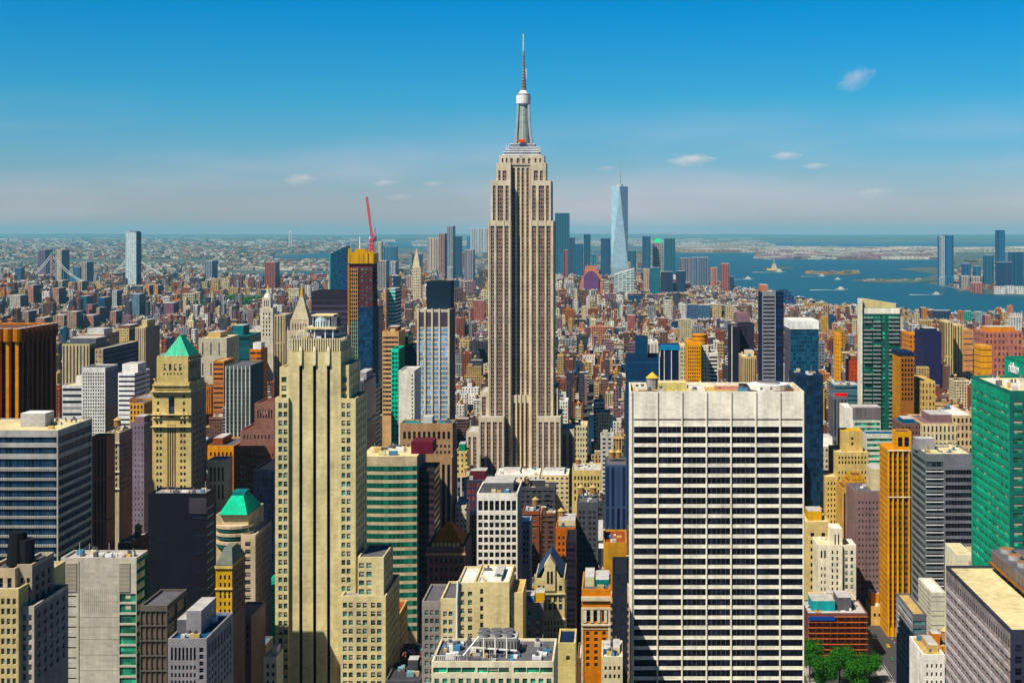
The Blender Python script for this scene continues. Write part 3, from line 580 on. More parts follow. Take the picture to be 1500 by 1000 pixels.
T(BB,'cream building with tall windows below the bright orange brick one',bb,304,331,676,790,14,730,(.62,.55,.38),'lgrey',F=[W(306,329,4,.5,684,26,.8,2)],pane='k')
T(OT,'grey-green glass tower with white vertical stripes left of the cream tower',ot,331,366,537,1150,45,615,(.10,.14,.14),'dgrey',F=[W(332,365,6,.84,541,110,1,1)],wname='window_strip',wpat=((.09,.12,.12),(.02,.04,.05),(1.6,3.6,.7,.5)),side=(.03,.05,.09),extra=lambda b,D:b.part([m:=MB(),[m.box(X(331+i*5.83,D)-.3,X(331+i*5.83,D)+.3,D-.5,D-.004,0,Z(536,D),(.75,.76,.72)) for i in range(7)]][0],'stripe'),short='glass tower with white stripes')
T(OT,'orange scaffolded tower beside the tower with white stripes',ot,366,382,513,1230,24,560,(.62,.20,.04),'dgrey',pat=(9,8,.9,.4),glass=(.04,.03,.05),bulk=[(368,380,503,'white')],clut=3)
T(OT,'dark teal glass wedge building behind the tower with white stripes',ot,337,366,492,1900,60,530,(.01,.10,.12),'teal',pat=(30,8,.96,.7),glass=(.01,.06,.08),bulk=[(337,352,478,'teal')])
T(OB,'orange and grey scaffolded block left of the glass tower with white stripes',ob,312,328,530,1500,40,556,(.55,.22,.08),'tan',pat=(16,7,.9,.4))
T(OB,'long beige block with many pilasters below the domed clock tower',ob,362,400,484,2120,90,502,(.62,.56,.42),'lgrey',pat=(4.5,16,.5,.6),glass=(.05,.05,.07),bulk=[(366,396,480,'lgrey')])
T(OB,'pale tan blank block left of the long beige pilastered block',ob,291,332,496,1800,60,518,(.50,.46,.36),'sand',pat=(12,30,.15,.6),bulk=[(300,318,488,'tan')])
# ---- behind / around the cream tower
def clock():
    D=2090; b=Bld('clock_tower','slender pale clock tower with a small pointed cupola','clock tower',391,D,short='pale clock tower')
    b.vol(381,400,452,D,24,500,(.62,.57,.46),'white',F=[W(384,397,3,.4,458,6,.6,6)],pane='k',reg=True); b.vol(384,396,437,D+3,16,452,(.64,.6,.5),'white',F=[W(386,394.5,3,.45,440,10,.9,1)],pane='k',name='belfry_wall',reg=False); b.panes()
    m=MB(); m.cyl(X(390,D),D+11,Z(437,D)+1,Z(430,D),7,4.2,(.66,.62,.54),8); m.cyl(X(390,D),D+11,Z(430,D),Z(424,D),2.6,2.2,(.66,.62,.54),8); m.cyl(X(390,D),D+11,Z(424,D),Z(416,D),2,.05,'gold',8,False); b.part(m,'cupola')
    m=MB(); m.cyl(0,0,0,.5,4.2,4.2,(.8,.78,.7),20); o=b.part(MB().box(X(388,D),X(393,D),D-.3,D-.01,Z(466,D),Z(461,D),(.78,.76,.68)),'clock_face')
clock()
def gold():
    D=1900; b=Bld('office_tower','stone tower with a tall pale pyramid spire and gilded lantern','office tower',438,D,short='gilded pyramid tower')
    b.vol(420,456,486,D,50,540,(.58,.50,.36),'white',F=[W(422,454,8,.4,492,7,.6,6)],pane='k'); b.vol(425,452,470,D+6,36,486,(.58,.50,.36),'white',F=[W(427,450,6,.4,474,10,.9,1)],pane='k',name='upper_wall',reg=False); b.panes()
    m=MB(); m.frus(X(424.5,D),X(450.5,D),D+7,D+32,Z(470,D)+1,Z(434,D),.13,.13,(.48,.43,.31)); b.part(m,'pyramid_spire')
    m=MB(); m.cyl(X(437.5,D),D+19.5,Z(437,D),Z(428,D),2.6,2.0,'gold',8); m.cyl(X(437.5,D),D+19.5,Z(428,D),Z(417,D),1.8,.05,'gold',8,False); b.part(m,'lantern')
    m=MB()
    for px in (421,426,431,444,450,455): m.cyl(X(px,D),D+3,Z(486,D),Z(477,D),1.1,.1,(.6,.52,.38),6,False)
    b.part(m,'pinnacle')
gold()
T(OT,'broad black-brown slab with faint horizontal lines behind the cream tower penthouse',ot,456,510,428,1650,60,500,(.022,.018,.03),'black',pat=(60,8,.97,.35),glass=(.06,.05,.09),side=(.01,.01,.02),short='broad black-brown slab')
T(OT,'tan pilastered midrise between the clock tower and the gilded pyramid',ot,402,418,462,1980,50,490,(.50,.40,.24),'lgrey',pat=(4,40,.4,.95))
def wedge():
    D=2350; b=Bld('glass_tower','dark blue glass tower with a slanting top left of the red crane','glass tower',494,D,short='slant-topped blue glass tower')
    b.reg(479,508,D,30,362,430); m=MB(); x0,x1=X(479,D),X(508,D); xm=X(484,D); za,zb=Z(373,D),Z(360,D)
    P=[(x0,D+16,0),(xm,D,0),(x1,D,0),(x1,D+30,0),(x0,D+30,0)]; T_=[(x0,D+16,za),(xm,D,za+2),(x1,D,zb),(x1,D+30,zb),(x0,D+30,za)]
    cols=[(.05,.30,.33),(.008,.06,.13),(.008,.05,.11),(.01,.05,.1),(.01,.05,.1)]
    for i in range(5):
        j=(i+1)%5; w=math.dist(P[i],P[j]); m.quad([P[i],P[j],T_[j],T_[i]],[(0,-300),(w,-300),(w,0),(0,0)],cols[i],cols[i],(1.8,4,.85,.85))
    m.quad(T_,[(0,0)]*5,'teal'); b.part(m,'glass_wall')
    m=MB(); m.box(x0+3,x0+12,D+18,D+28,za+.2,za+4,'silver'); b.part(m,'roof_bulkhead')
wedge()
def constr():
    D=1350; b=Bld('construction_tower','tall unfinished tower with yellow netted top and exposed orange floors','construction tower',526,D,short='unfinished tower with yellow netting')
    b.vol(512,546,388,D,26,600,(.11,.035,.045),'grey',F=[W(514,524,3,.7,392,5.4,.7,38),W(527,545,3,.86,392,5.4,.62,13)],pane='t',side=(.05,.015,.03),Rt=[W(.05,.95,3,.85,392,5.4,.6,22)],rec=.8); b.panes()
    m=MB(); m.box(X(525,D),X(546,D),D-.8,D-.006,0,Z(450,D),(.008,.03,.08),glass=(.01,.05,.12),pat=(2.2,3.6,.9,.9)); m.box(X(546,D)+.01,X(546.3,D)+.8,D,D+26,0,Z(450,D),(.01,.02,.06)); b.part(m,'glass_curtain_wall')
    m=MB(); m.box(X(510,D),X(547.5,D),D-1.5,D+27.5,Z(386,D),Z(371,D),(.60,.33,.01),'ochre',(.35,.17,.01),(4.5,30,.3,.98))
    r=random.Random(2)
    for i in range(13): x=X(510.5+i*2.85,D); z=Z(371,D); m.box(x,x+1.3,D-1.4,D-.2,z,z+r.uniform(1,5),(.62,.34,.01))
    m.box(X(519,D),X(534,D),D+4,D+18,Z(371,D),Z(365,D),(.55,.3,.01)); b.part(m,'yellow_netting')
    m=MB()
    for i,y in enumerate((400,407,414)): m.box(X(508.5,D),X(511.9,D),D-1,D+10,Z(y+2,D),Z(y,D),'dark'); m.box(X(546.1,D),X(549.5,D),D+4,D+14,Z(y+2,D),Z(y-1,D),'dark')
    for i in range(26): z=Z(392+i*5.4+1,D); m.box(X(525,D),X(546,D),D-.5,D-.004,z-.3,z,(.22,.07,.06)) if i<11 else None
    b.part(m,'floor_edge')
    m=MB(); m.box(X(510,D),X(511.8,D),D-1.8,D-.1,0,Z(388,D),(.65,.28,.06)); 
    for i in range(60): z=Z(390+i*3.6,D); m.box(X(509.4,D),X(512.2,D),D-2.2,D-.05,z,z+.3,(.55,.25,.05))
    for i in range(34): z=Z(395+i*6,D); m.box(X(512.2,D),X(524,D),D-1.2,D-.2,z,z+.9,(.08,.30,.16) if i>12 else (.62,.25,.06))
    for q in range(5): m.box(X(512.4+q*2.8,D),X(513.1+q*2.8,D),D-1.3,D-1.21,0,Z(392,D),(.45,.36,.24))
    b.part(m,'hoist'); 
    m=MB(); m.bar((X(524.5,D),D+10,Z(366,D)),(X(524.5,D),D+10,Z(347,D)),.6,'silver',6); b.part(m,'flagpole')
constr()
def crane():
    D=1352; o=bpy.data.objects.new('tower_crane',None); COL.objects.link(o); o.location=(X(542,D),D+8,Z(366,D)); tag(o,'red luffing crane standing on the yellow-netted tower, jib pointing up','crane')
    red=(.70,.03,.05); y=D+8
    def lat(p,q,w,r=.28):
        m=MB(); p=Vector(p); q=Vector(q); d=(q-p).normalized(); a=Vector((0,1,0)); s=d.cross(a).normalized(); n=max(3,int((q-p).length/(w*1.3)))
        cs=[(a*w/2*i+s*w/2*j) for i,j in ((1,1),(1,-1),(-1,-1),(-1,1))]
        for c in cs: m.bar(tuple(p+c),tuple(q+c),r,red)
        for i in range(n):
            t0,t1=p+(q-p)*i/n,p+(q-p)*(i+1)/n
            for k in range(4): m.bar(tuple(t0+cs[k]),tuple(t1+cs[(k+1)%4]),r*.7,red)
        return m
    P=lambda px,py:(X(px,D),y,Z(py,D))
    lat(P(542,372),P(543,352),2.4,.4).build('mast',None,o); lat(P(542.5,346),P(535,288),1.5,.3).build('jib',None,o)
    m=MB(); m.box(X(540.5,D),X(547.5,D),y-2,y+2,Z(352,D),Z(349.5,D),red); m.box(X(546,D),X(549,D),y-2,y+2,Z(354,D),Z(346,D),'dgrey'); m.build('counterweight',None,o)
    m=MB(); m.bar(P(543,349),P(548,334),.4,red); m.bar(P(547,350),P(548,334),.4,red); m.bar(P(548,334),P(535.5,291),.1,'dgrey'); m.build('a_frame',None,o)
    MB().box(X(539,D),X(541,D),y-1.4,y+1.4,Z(351,D),Z(346.5,D),(.8,.8,.8)).build('cab',None,o)
crane()
T(OT,'dark blue glass slab tucked behind the unfinished tower',ot,547,555,452,1480,30,600,(.012,.02,.05),'dark',pat=(3,6,.9,.9),glass=(.02,.025,.06),side=(.02,.01,.04))
T(OT,'dark grey stepped block between the cream tower and the unfinished tower',ot,513,533,560,800,40,660,(.10,.11,.14),'lgrey',pat=(4,60,.5,.95),glass=(.02,.03,.05),side=(.10,.10,.12),bulk=[(520,532,548,'grey')],clut=4)
T(OT,'narrow dark blue tower at the right foot of the unfinished tower',ot,531,547,570,1000,30,655,(.02,.06,.12),'navy',pat=(40,7,.96,.7),glass=(.015,.04,.10))
def bandrow(x0,x1,y0,p,n,f=.55): return [W(x0,x1,1,1,y0,p,f,n)]
T(AT,'orange-tan balcony-banded apartment tower left of the green glass slab',at,560,584,487,1150,36,600,(.60,.38,.20),'tan',F=bandrow(561,583,493,6.6,18,.5),wname='window_band',wpat=((.22,.12,.10),(.03,.03,.05),(2.4,9,.8,.98)),bulk=[(566,580,480,'brown')],clut=6,short='balcony-banded apartment tower')
T(OT,'emerald glass slab with a white edge, midground centre left',ot,573,583.5,513,1020,30,648,(.04,.62,.40),'teal',F=[W(574,583,2,.8,516,6.6,.7,21)],pane='g',side=(.02,.2,.14),short='emerald glass slab')
T(OT,'teal scaffolded tower behind the emerald glass slab',ot,584,598,492,1190,30,545,(.02,.22,.16),'teal',pat=(8,7,.9,.6),glass=(.01,.10,.09),bulk=[(584,596,486,'brown')])
T(OT,'dark blue glass block right of the teal scaffolded tower',ot,598,612,508,1180,30,545,(.01,.06,.09),'navy',pat=(8,5,.9,.6),glass=(.01,.03,.06))
T(OT,'blank white concrete slab with one column of dots',ot,584,607,545,900,30,622,(.70,.68,.60),'lgrey',F=[W(602,606,1,.5,549,5.6,.5,13)],pane='k',short='blank white concrete slab')
def bluew(b,D):
    m=MB()
    for px in (612.2,622.5,633,643.5,657.3): m.box(X(px-1.3,D),X(px+1.3,D),D-.8,D-.005,Z(640,D),Z(452,D),(.60,.55,.42))
    b.part(m,'pier'); m=MB()
    for a,c in ((613.5,621.5),(623.8,631.7),(634.3,642.2),(644.8,656)): m.box(X(a,D),X(c,D),D-.2,D-.004,Z(478,D),Z(457,D),(.07,.055,.08))
    b.part(m,'crown_louvre'); b.pent(X(621,D),X(657,D),D+14,D+34,Z(455,D),(455-413)*D/2000,(.008,.02,.04),'black','dark_penthouse')
T(OT,'tower with rows of blue windows between cream piers and a black box on top',ot,611,658.5,455,1000,36,622,(.55,.50,.42),'white',F=[W(613.6,621.4,2,.88,481,7.05,.68,20),W(623.9,631.7,2,.88,481,7.05,.68,20),W(634.4,642.2,2,.88,481,7.05,.68,20),W(645,656.2,3,.88,481,7.05,.68,20)],pane='b',rec=.15,side=(.09,.09,.12),extra=bluew,short='tower with blue window rows')
def brn(b,D):
    b.vol(636,662,672,D-6,30,760,(.40,.27,.17),'dgrey',F=[W(638,661,3,.55,680,120,1,1)],pane='k',name='lower_wall',wname='window_strip',side=(.12,.08,.09),reg=False)
T(OB,'brown stone block with a columned attic in front of the blue-windowed tower',ob,586,663,622,880,18,672,(.38,.25,.15),'teal',F=[W(589,661,10,.55,632,12,.9,1),W(589,661,12,.5,651,9,.5,2)],pane='k',side=(.14,.10,.10),bulk=[(618,632,612,'lgrey')],extra=brn,clut=7,short='brown block with columned attic')
def grn():
    D=745; b=Bld('office_tower','green glass office block with cream bands and a gently curved front','office tower',570,D,short='green glass block with cream bands')
    b.reg(531,611,D,34,668,905); b.reg(611,634,D+8,26,690,905)
    # curved front: faceted plan
    N=12; xs=[X(528+i*(611-528)/N,D) for i in range(N+1)]; ys=[D-.3-1.3*math.sin(math.pi*i/N) for i in range(N+1)]
    m=MB(); top=Z(668,D)
    def ribbon(m,z0,z1,o,wall,glass=(.02,.02,.03),pat=NP):
        u=0
        for i in range(N):
            w=math.dist((xs[i],ys[i]),(xs[i+1],ys[i+1])); m.quad([(xs[i],ys[i]-o,z0),(xs[i+1],ys[i+1]-o,z0),(xs[i+1],ys[i+1]-o,z1),(xs[i],ys[i]-o,z1)],[(u,z0-z1),(u+w,z0-z1),(u+w,0),(u,0)],wall,glass,pat); u+=w
        for z in (z0,z1):
            for i in range(N): m.quad([(xs[i],ys[i]-o,z),(xs[i+1],ys[i+1]-o,z),(xs[i+1],ys[i+1]+.6,z),(xs[i],ys[i]+.6,z)],[(0,0)]*4,wall)
    ribbon(m,0,top,0,(.50,.42,.28)); m.box(xs[0],xs[-1],D+.2,D+34,0,top,(.18,.15,.16),'sand',faces='LRBT'); m.quad([(x,y,top) for x,y in zip(xs,ys)]+[(xs[-1],D+.2,top),(xs[0],D+.2,top)],[(0,0)]*(N+3),'sand')
    b.part(m,'wall')
    for i in range(20):
        z1=Z(682+i*12.3,D); z0=z1-7.2*D/2000; m=MB(); ribbon(m,z0,z1,.06,(.03,.16,.12),(.005,.10,.07),(2.2,9,.86,.98)); b.part(m,'window_band')
    m=MB(); m.box(X(611,D)+.01,X(634,D),D+6,D+30,0,Z(690,D),(.05,.03,.035),'dark',pat=(30,3.9,.97,.5),glass=(.015,.012,.02)); b.part(m,'dark_side_wing')
    m=MB(); m.box(X(599,D),X(631,D),D+8,D+24,top,Z(650,D),(.13,.02,.04),'maroon'); b.part(m,'maroon_penthouse')
    b.clutter(533,598,668,D,30,77,14,.9)
grn()
# ---- bottom centre
T(OT,'square white-framed tower with black window grid in front of the tallest skyscraper',ot,698.5,758,725,700,34,865,(.78,.76,.70),'dgrey',F=[W(699.5,757,7,.74,733,15,.98,1),W(699.5,757,7,.72,754,10.9,.68,14)],Rt=[W(.05,.95,4,.7,754,10.9,.65,14)],side=(.30,.32,.36),pane='k',bulk=[(706,750,712,'dgrey')],clut=10,short='white-framed grid tower',rec=.8)
def redr(b,D):
    m=MB(); m.frus(X(630,D),X(677,D),D+2,D+24,Z(803,D)+1.2,Z(771,D),.05,.1,(.52,.15,.04)); b.part(m,'pyramid_roof')
    m=MB(); 
    for i in range(7): x=X(633+i*6,D); m.box(x,x+1.2,D-.5,D+.8,Z(803,D)+1.01,Z(795,D),(.60,.42,.22))
    m.box(X(624,D),X(682,D),D-1,D-.004,Z(812,D),Z(809,D),(.55,.36,.2)); b.part(m,'dormer')
T(BB,'dark brown brick tower with an orange-red pyramid roof',bb,625,681,803,620,28,872,(.22,.12,.11),'brown',F=[W(628,679,7,.45,818,13,.5,6)],pane='k',side=(.10,.06,.06),extra=redr,short='orange-red pyramid roof')
def tb(b,D):
    b.vol(670,701,857,D+.5,26,1000,(.64,.56,.34),'white',F=[W(673,681,1,.7,866,12.3,.62,9),W(684,693,1,.7,866,12.3,.62,9)],pane='t',name='wing_wall',reg=True)
    b.vol(645.5,670,880,D+1,26,1000,(.64,.56,.34),'dgrey',F=[W(648,664,2,.72,895,12.3,.6,8)],pane='t',name='wing_wall')
    b.vol(618,645.4,884,D+6,26,1000,(.26,.24,.23),'dgrey',F=[W(621,644,3,.7,893,12.3,.6,9)],pane='t',name='wing_wall')
    b.vol(746,766,871,D+2,20,1000,(.60,.48,.26),'tan',F=[W(745,749,1,.6,900,13,.7,3)],pane='k',name='wing_wall')
    m=MB(); m.bar((X(669.5,D),D-.4,Z(1000,D)),(X(669.5,D),D-.4,Z(880,D)),.5,'white',6); m.bar((X(669.5,D),D-.4,Z(880,D)),(X(671,D),D-.4,Z(850,D)),.5,'white',6); b.part(m,'downpipe')
T(OB,'yellow-cream stepped building with a large blank wall at bottom centre',ob,694,746,856,520,28,1000,(.66,.56,.32),'white',F=[W(703,708,1,.9,862,12.3,.62,6)],pane='k',bulk=[(722,734,849,'teal')],extra=tb,clut=6,short='yellow-cream building with blank wall')
def terr(b,D):
    m=MB(); h=Z(972,D)
    m.box(X(697,D),X(754,D),D+9,D+17,h+1.6,h+5.2,(.22,.22,.21),(.4,.4,.38),(.05,.05,.05),(1.0,9,.5,.8))
    for px in (698,716,735,753): m.bar((X(px,D),D+9.5,h),(X(px,D),D+9.5,h+1.6),.2,'grey')
    for i in range(6): m.cyl(X(703+i%3*18,D),D+(11 if i<3 else 15),h+5.2,h+6.4,1.5,1.9,'lgrey',12,top='dgrey')
    b.part(m,'cooling_fan'); m=MB()
    for i in range(3): x=X(706+i*17,D); m.bar((x,D+6,h),(x,D+6,Z(942,D)),.25,'white',6)
    m.bar((X(690,D),D+7,h+3),(X(755,D),D+7,h+2),.3,'white'); m.bar((X(676,D),D+5,h+1),(X(700,D),D+12,h+6),.3,'silver'); b.part(m,'vent_pipe')
    m=MB(); 
    for i in range(14): x=X(634+i*3,D); m.box(x,x+.15,D+.2,D+.35,h+.9,h+2.6,'white')
    m.box(X(632,D),X(675,D),D+.2,D+.4,h+2.4,h+2.6,'white'); b.part(m,'railing')
T(OB,'cream penthouse block with green ribbon windows and busy roof plant at the bottom edge',ob,632,811,973,420,24,1000,(.66,.62,.46),'dgrey',F=[W(634,697,3,.95,977,13,.6,1),W(699,746,3,.95,977,13,.6,1),W(752,810,3,.95,977,13,.6,1),W(634,810,15,.6,993,13,.6,2)],pane='g',extra=terr,clut=46,short='cream penthouse block')
def gable(b,D):
    x0,x1=X(784,D),X(827,D); xm=(x0+x1)/2; z0=Z(850,D); z1=Z(816,D); m=MB()
    m.quad([(x0+2,D-.02,z0),(x1-1,D-.02,z0),(xm,D-.02,z1)],[(0,0)]*3,(.60,.52,.30)); m.quad([(x1-1,D+2,z0),(x0+2,D+2,z0),(xm,D+2,z1)],[(0,0)]*3,(.60,.52,.30)); b.part(m,'gable')
    m=MB(); zr=z1-.4
    for s,x in ((-1,x0-.5),(1,x1+.5)): m.quad([(x,D+.3,z0-.2),(xm,D+.3,zr),(xm,D+24,zr),(x,D+24,z0-.2)],[(0,0)]*4,(.03,.06,.12))
    m.quad([(x1+.5,D+24,z0-.2),(x0-.5,D+24,z0-.2),(xm,D+24,zr)],[(0,0)]*3,(.2,.15,.1)); b.part(m,'pitched_roof')
    m=MB(); m.box(xm-2.2,xm+2.2,D-.8,D+4,z0-4,z0+6,(.62,.54,.32)); m.frus(xm-2.4,xm+2.4,D-.9,D+4,z0+6,z0+10,.02,1,(.62,.54,.32)); m.box(xm-1.2,xm-.3,D-.9,D-.7,z0-1,z0+4,'dark'); m.box(xm+.3,xm+1.2,D-.9,D-.7,z0-1,z0+4,'dark'); b.part(m,'dormer')
    for pz in (868,905): b.part(MB().box(x0-.4,x1+.4,D-.7,D-.004,Z(pz+2,D),Z(pz,D),(.66,.58,.36)),'string_course')
T(OB,'gothic tan building with a steep gable, dormer and dark blue roof at bottom centre',ob,784,827,850,560,25,940,(.58,.49,.27),'navy',F=[W(786,825,5,.6,857,9,.9,1),W(786,825,5,.62,873,11,.8,2),W(786,825,8,.5,908,9.8,.7,7)],pane='d',extra=gable,short='gothic gabled building')
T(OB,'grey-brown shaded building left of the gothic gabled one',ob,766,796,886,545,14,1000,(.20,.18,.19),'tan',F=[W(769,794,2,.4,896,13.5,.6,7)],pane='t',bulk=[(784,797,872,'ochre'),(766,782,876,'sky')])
def orr(b,D):
    m=MB()
    for y,t,o in ((873,6,.9),(889,3,.5),(913,2.5,.8),(920,1,.3)): m.box(X(851.5,D),X(894.5,D),D-o,D-.006,Z(y+t,D),Z(y,D),(.62,.55,.40))
    for px in (853,892.6): m.box(X(px-1.6,D),X(px+1.6,D),D-.4,D-.003,0,Z(890,D),(.60,.53,.40))
    b.part(m,'cornice'); m=MB()
    for i in range(4): x=X(857+i*10,D); m.box(x-.6,x+.6,D-.5,D-.004,Z(911,D),Z(893,D),(.66,.60,.46))
    b.part(m,'column')
T(BB,'ornate orange brick building with cream arcade and cornices left of the white slab',bb,852,894,866,540,28,972,(.58,.20,.03),'dgrey',F=[W(855,892,3,.62,895,15,1,1),W(855,891,3,.42,924,9.2,.6,6)],pane='k',side=(.08,.10,.12),bulk=[(856,870,852,'cream'),(872,892,856,'teal')],extra=orr,clut=8,short='ornate orange brick building')
T(BB,'orange-red brick block with setbacks behind the gothic gabled building',bb,814,843,775,760,34,835,(.48,.15,.04),'dgrey',F=[W(816,841,4,.5,785,9,.5,6)],pane='k',bulk=[(817,842,767,'cream')],tank=820,clut=4)
T(OT,'dark grey slab tower with a thin pale edge line, right of centre',ot,845,876,738,780,30,850,(.075,.08,.10),'dgrey',F=[W(847,858,2,.6,748,8,.5,10),W(861,874,2,.6,748,8,.5,10)],pane='k',clut=6,short='dark grey slab tower',tank=[850,868])
T(OT,'black steel-framed tower with open floors beside the orange-red brick block',ot,829,843,793,700,24,890,(.03,.02,.035),'dark',pat=(14,8,.96,.7),glass=(.008,.008,.02),Rt=[W(.05,.95,1,1,797,8,.75,13)],side=(.35,.3,.28))
T(OB,'plain brown box-like block with blank walls left of the white slab',ob,884,918,797,690,30,850,(.50,.28,.07),'brick',bulk=[(876,883,776,'white')],clut=5,side=(.2,.1,.04))
T(OB,'dark blue ribbed block with two pale water tanks left of the white slab',ob,886,918,683,900,34,725,(.05,.08,.16),'dgrey',pat=(8,60,.55,.96),glass=(.01,.02,.06),tank=[896,906],short='dark blue ribbed block')
T(OB,'yellow-tan blank block with one small window and a dark roof hut at bottom centre',ob,817,843,945,500,18,995,(.62,.52,.24),'navy',F=[W(829,835,1,.9,960,8,.8,1)],pane='k')
T(OB,'white and tan roof-terraced house in the bottom row beside the white slab',ob,881,912,965,500,20,1000,(.62,.56,.38),'white',F=[W(884,910,4,.5,975,12,.5,2)],pane='k',bulk=[(884,894,957,'blue'),(898,908,955,'cream')],clut=8)
T(OB,'black void-dark building between the ornate orange one and the white slab',ob,897,919,842,600,30,960,(.015,.018,.035),'dark',pat=(6,9,.5,.5))
T(OB,'low white-roofed annexe at the foot of the tallest skyscraper',ob,725,790,697,1230,36,712,(.74,.74,.68),'white',pat=(7,6,.4,.5),clut=20,bulk=[(735,760,692,'white')])
T(OB,'low tan annexe with green awnings right of the white-roofed annexe',ob,792,833,697,1225,34,716,(.64,.55,.34),'white',pat=(7,7,.5,.4),clut=10,bulk=[(796,826,692,'silver')])
T(OT,'dark block with red and blue painted floors left of the skyscraper foot',ot,683,713,705,1000,26,755,(.03,.04,.07),'dgrey',pat=(7,10,.6,.6),glass=(.25,.04,.03),bulk=[(687,711,692,'maroon')],clut=4)
T(OB,'yellow-tan building with green domed tank left of the skyscraper foot',ob,668,684,662,1180,26,700,(.62,.50,.24),'teal',pat=(6,8,.4,.5),bulk=[(671,680,652,'green')])
T(OB,'white hut-roofed block beneath the yellow-tan building with green dome',ob,667,683,742,880,20,760,(.66,.62,.50),'white',pat=(6,8,.4,.5))
T(OB,'blue-grey building peeping out right of the white-framed grid tower',ob,760,776,769,740,20,820,(.25,.30,.38),'navy',F=[W(761,775,3,.5,776,9,.5,6)],pane='k')
T(OB,'cream building with six window columns right of the tallest skyscraper',ob,841,860,624,1450,34,665,(.66,.60,.42),'sand',pat=(4,8,.5,.5),clut=3)
T(OB,'cream loft with arched windows by the skyscraper foot, right side',ob,838,880,690,1100,34,735,(.64,.52,.24),'lgrey',F=[W(840,879,8,.5,697,10,.6,4)],pane='k',clut=6,tank=846)
# ---- right of centre, behind the slab
T(OT,'dark blue glass complex standing behind the left end of the white slab',ot,917,968,526,1000,40,565,(.010,.04,.10),'navy',pat=(60,9,.98,.15),glass=(.02,.08,.16),extra=lambda b,D:b.vol(931,949,497,D+8,28,526,(.010,.045,.10),'navy',name='upper_wall',reg=False),short='dark blue glass complex')
T(OT,'white-columned block tucked behind the dark blue glass complex',ot,948,964,503,1090,30,526,(.72,.68,.58),'lgrey',pat=(5,60,.5,.95),clut=3)
T(OT,'navy glass tower with three thin white stripes and a bright blue rim',ot,966,996,510,1060,34,563,(.012,.035,.09),(.02,.15,.35),extra=lambda b,D:b.part([m:=MB(),[m.box(X(p-.5,D),X(p+.5,D),D-.5,D-.005,Z(600,D),Z(513,D),(.75,.78,.80)) for p in (967,973,983.5,995)],m.box(X(965,D),X(996.5,D),D-.7,D-.006,Z(512.5,D),Z(508.5,D),(.03,.25,.5))][0],'stripe'),pat=(5,60,.9,.98),glass=(.01,.02,.06),short='navy tower with white stripes')
T(OB,'thin cream building squeezed right of the navy striped tower',ob,997,1005,508,1120,30,563,(.60,.54,.40),'sand',pat=(4,6,.5,.5))
def og(b,D): b.part(MB().cyl(X(1028,D),D+26,Z(510,D),Z(493,D),6,6,(.62,.27,.03),20,pat=(40,3,.98,.3),top='orange'),'round_tower')
T(AT,'orange gridded apartment tower with a round orange turret',at,1006.5,1026.8,504,1020,34,563,(.72,.34,.04),'orange',F=[W(1007.5,1026,7,.55,508,5.3,.6,11)],pane='k',extra=og,short='orange gridded tower')
T(AT,'white apartment tower with striped balconies right of the orange gridded one',at,1027.5,1038,507,1035,30,563,(.66,.62,.50),'white',pat=(4,5,.4,.5),extra=lambda b,D:b.vol(1038.1,1052,518,D,26,562,(.70,.68,.60),'lgrey',F=bandrow(1039,1051,522,5.5,8,.5),pane='k',name='wing_wall',wname='window_band'))
T(OT,'black glass tower left of a white-gridded strip, right of centre',ot,1071.5,1083.8,480,1150,36,563,(.012,.014,.03),'dgrey',side=(.01,.01,.02),extra=lambda b,D:(b.part(MB().box(X(1071.5,D),X(1072.7,D),D-.5,D-.004,0,Z(478,D),(.7,.7,.66)),'white_edge'),b.vol(1084,1105,476,D+10,26,515,(.03,.03,.05),'black',F=[W(1085.5,1094,2,.6,478,4.2,.62,8)],pane='d',name='wing_wall',reg=True)),short='black glass tower')
T(OB,'tan ornate setback building with fine vertical ribs behind the white slab',ob,1087,1108,524,950,26,563,(.55,.40,.22),'cream',pat=(3,60,.5,.96),bulk=[(1094,1106,516,'sand')],clut=6)
T(OT,'mauve-brown plain block above the black glass tower',ot,1081,1098,460,1700,40,480,(.22,.14,.17),'mauve')
T(OT,'tall slim grey tower with dark blue shaded side, right of centre',ot,1116.5,1136.5,428,1250,36,563,(.24,.25,.29),'lgrey',F=bandrow(1118,1135,434,5.6,24,.45),pane='k',wname='window_band',side=(.008,.015,.05),bulk=[(1116,1127,418,'pink')],clut=5,extra=lambda b,D:b.vol(1136.7,1148,430,D+1,32,563,(.006,.014,.045),'navy',pat=(30,5.6,.96,.5),glass=(.01,.03,.08),name='shaded_side_block'),short='slim grey tower with dark side')  # navy block added to stand in for the shaded right side
T(OT,'blue glass tower with a blank white top band',ot,1158,1199,480,1080,40,560,(.02,.09,.16),'white',pat=(4,6,.8,.7),glass=(.012,.05,.10),extra=lambda b,D:b.part(MB().box(X(1157.5,D),X(1199.5,D),D-.6,D+40.6,Z(482,D),Z(469.5,D),(.82,.82,.80),'white'),'white_top_band'),side=(.1,.1,.15),short='blue glass tower with white top')
T(OT,'dark glass tower in front of the white-topped blue one, right of the slab',ot,1166,1206,551,1000,40,645,(.012,.035,.08),'navy',pat=(5,7,.9,.9),glass=(.008,.03,.07),clut=5,short='dark glass tower behind the slab')
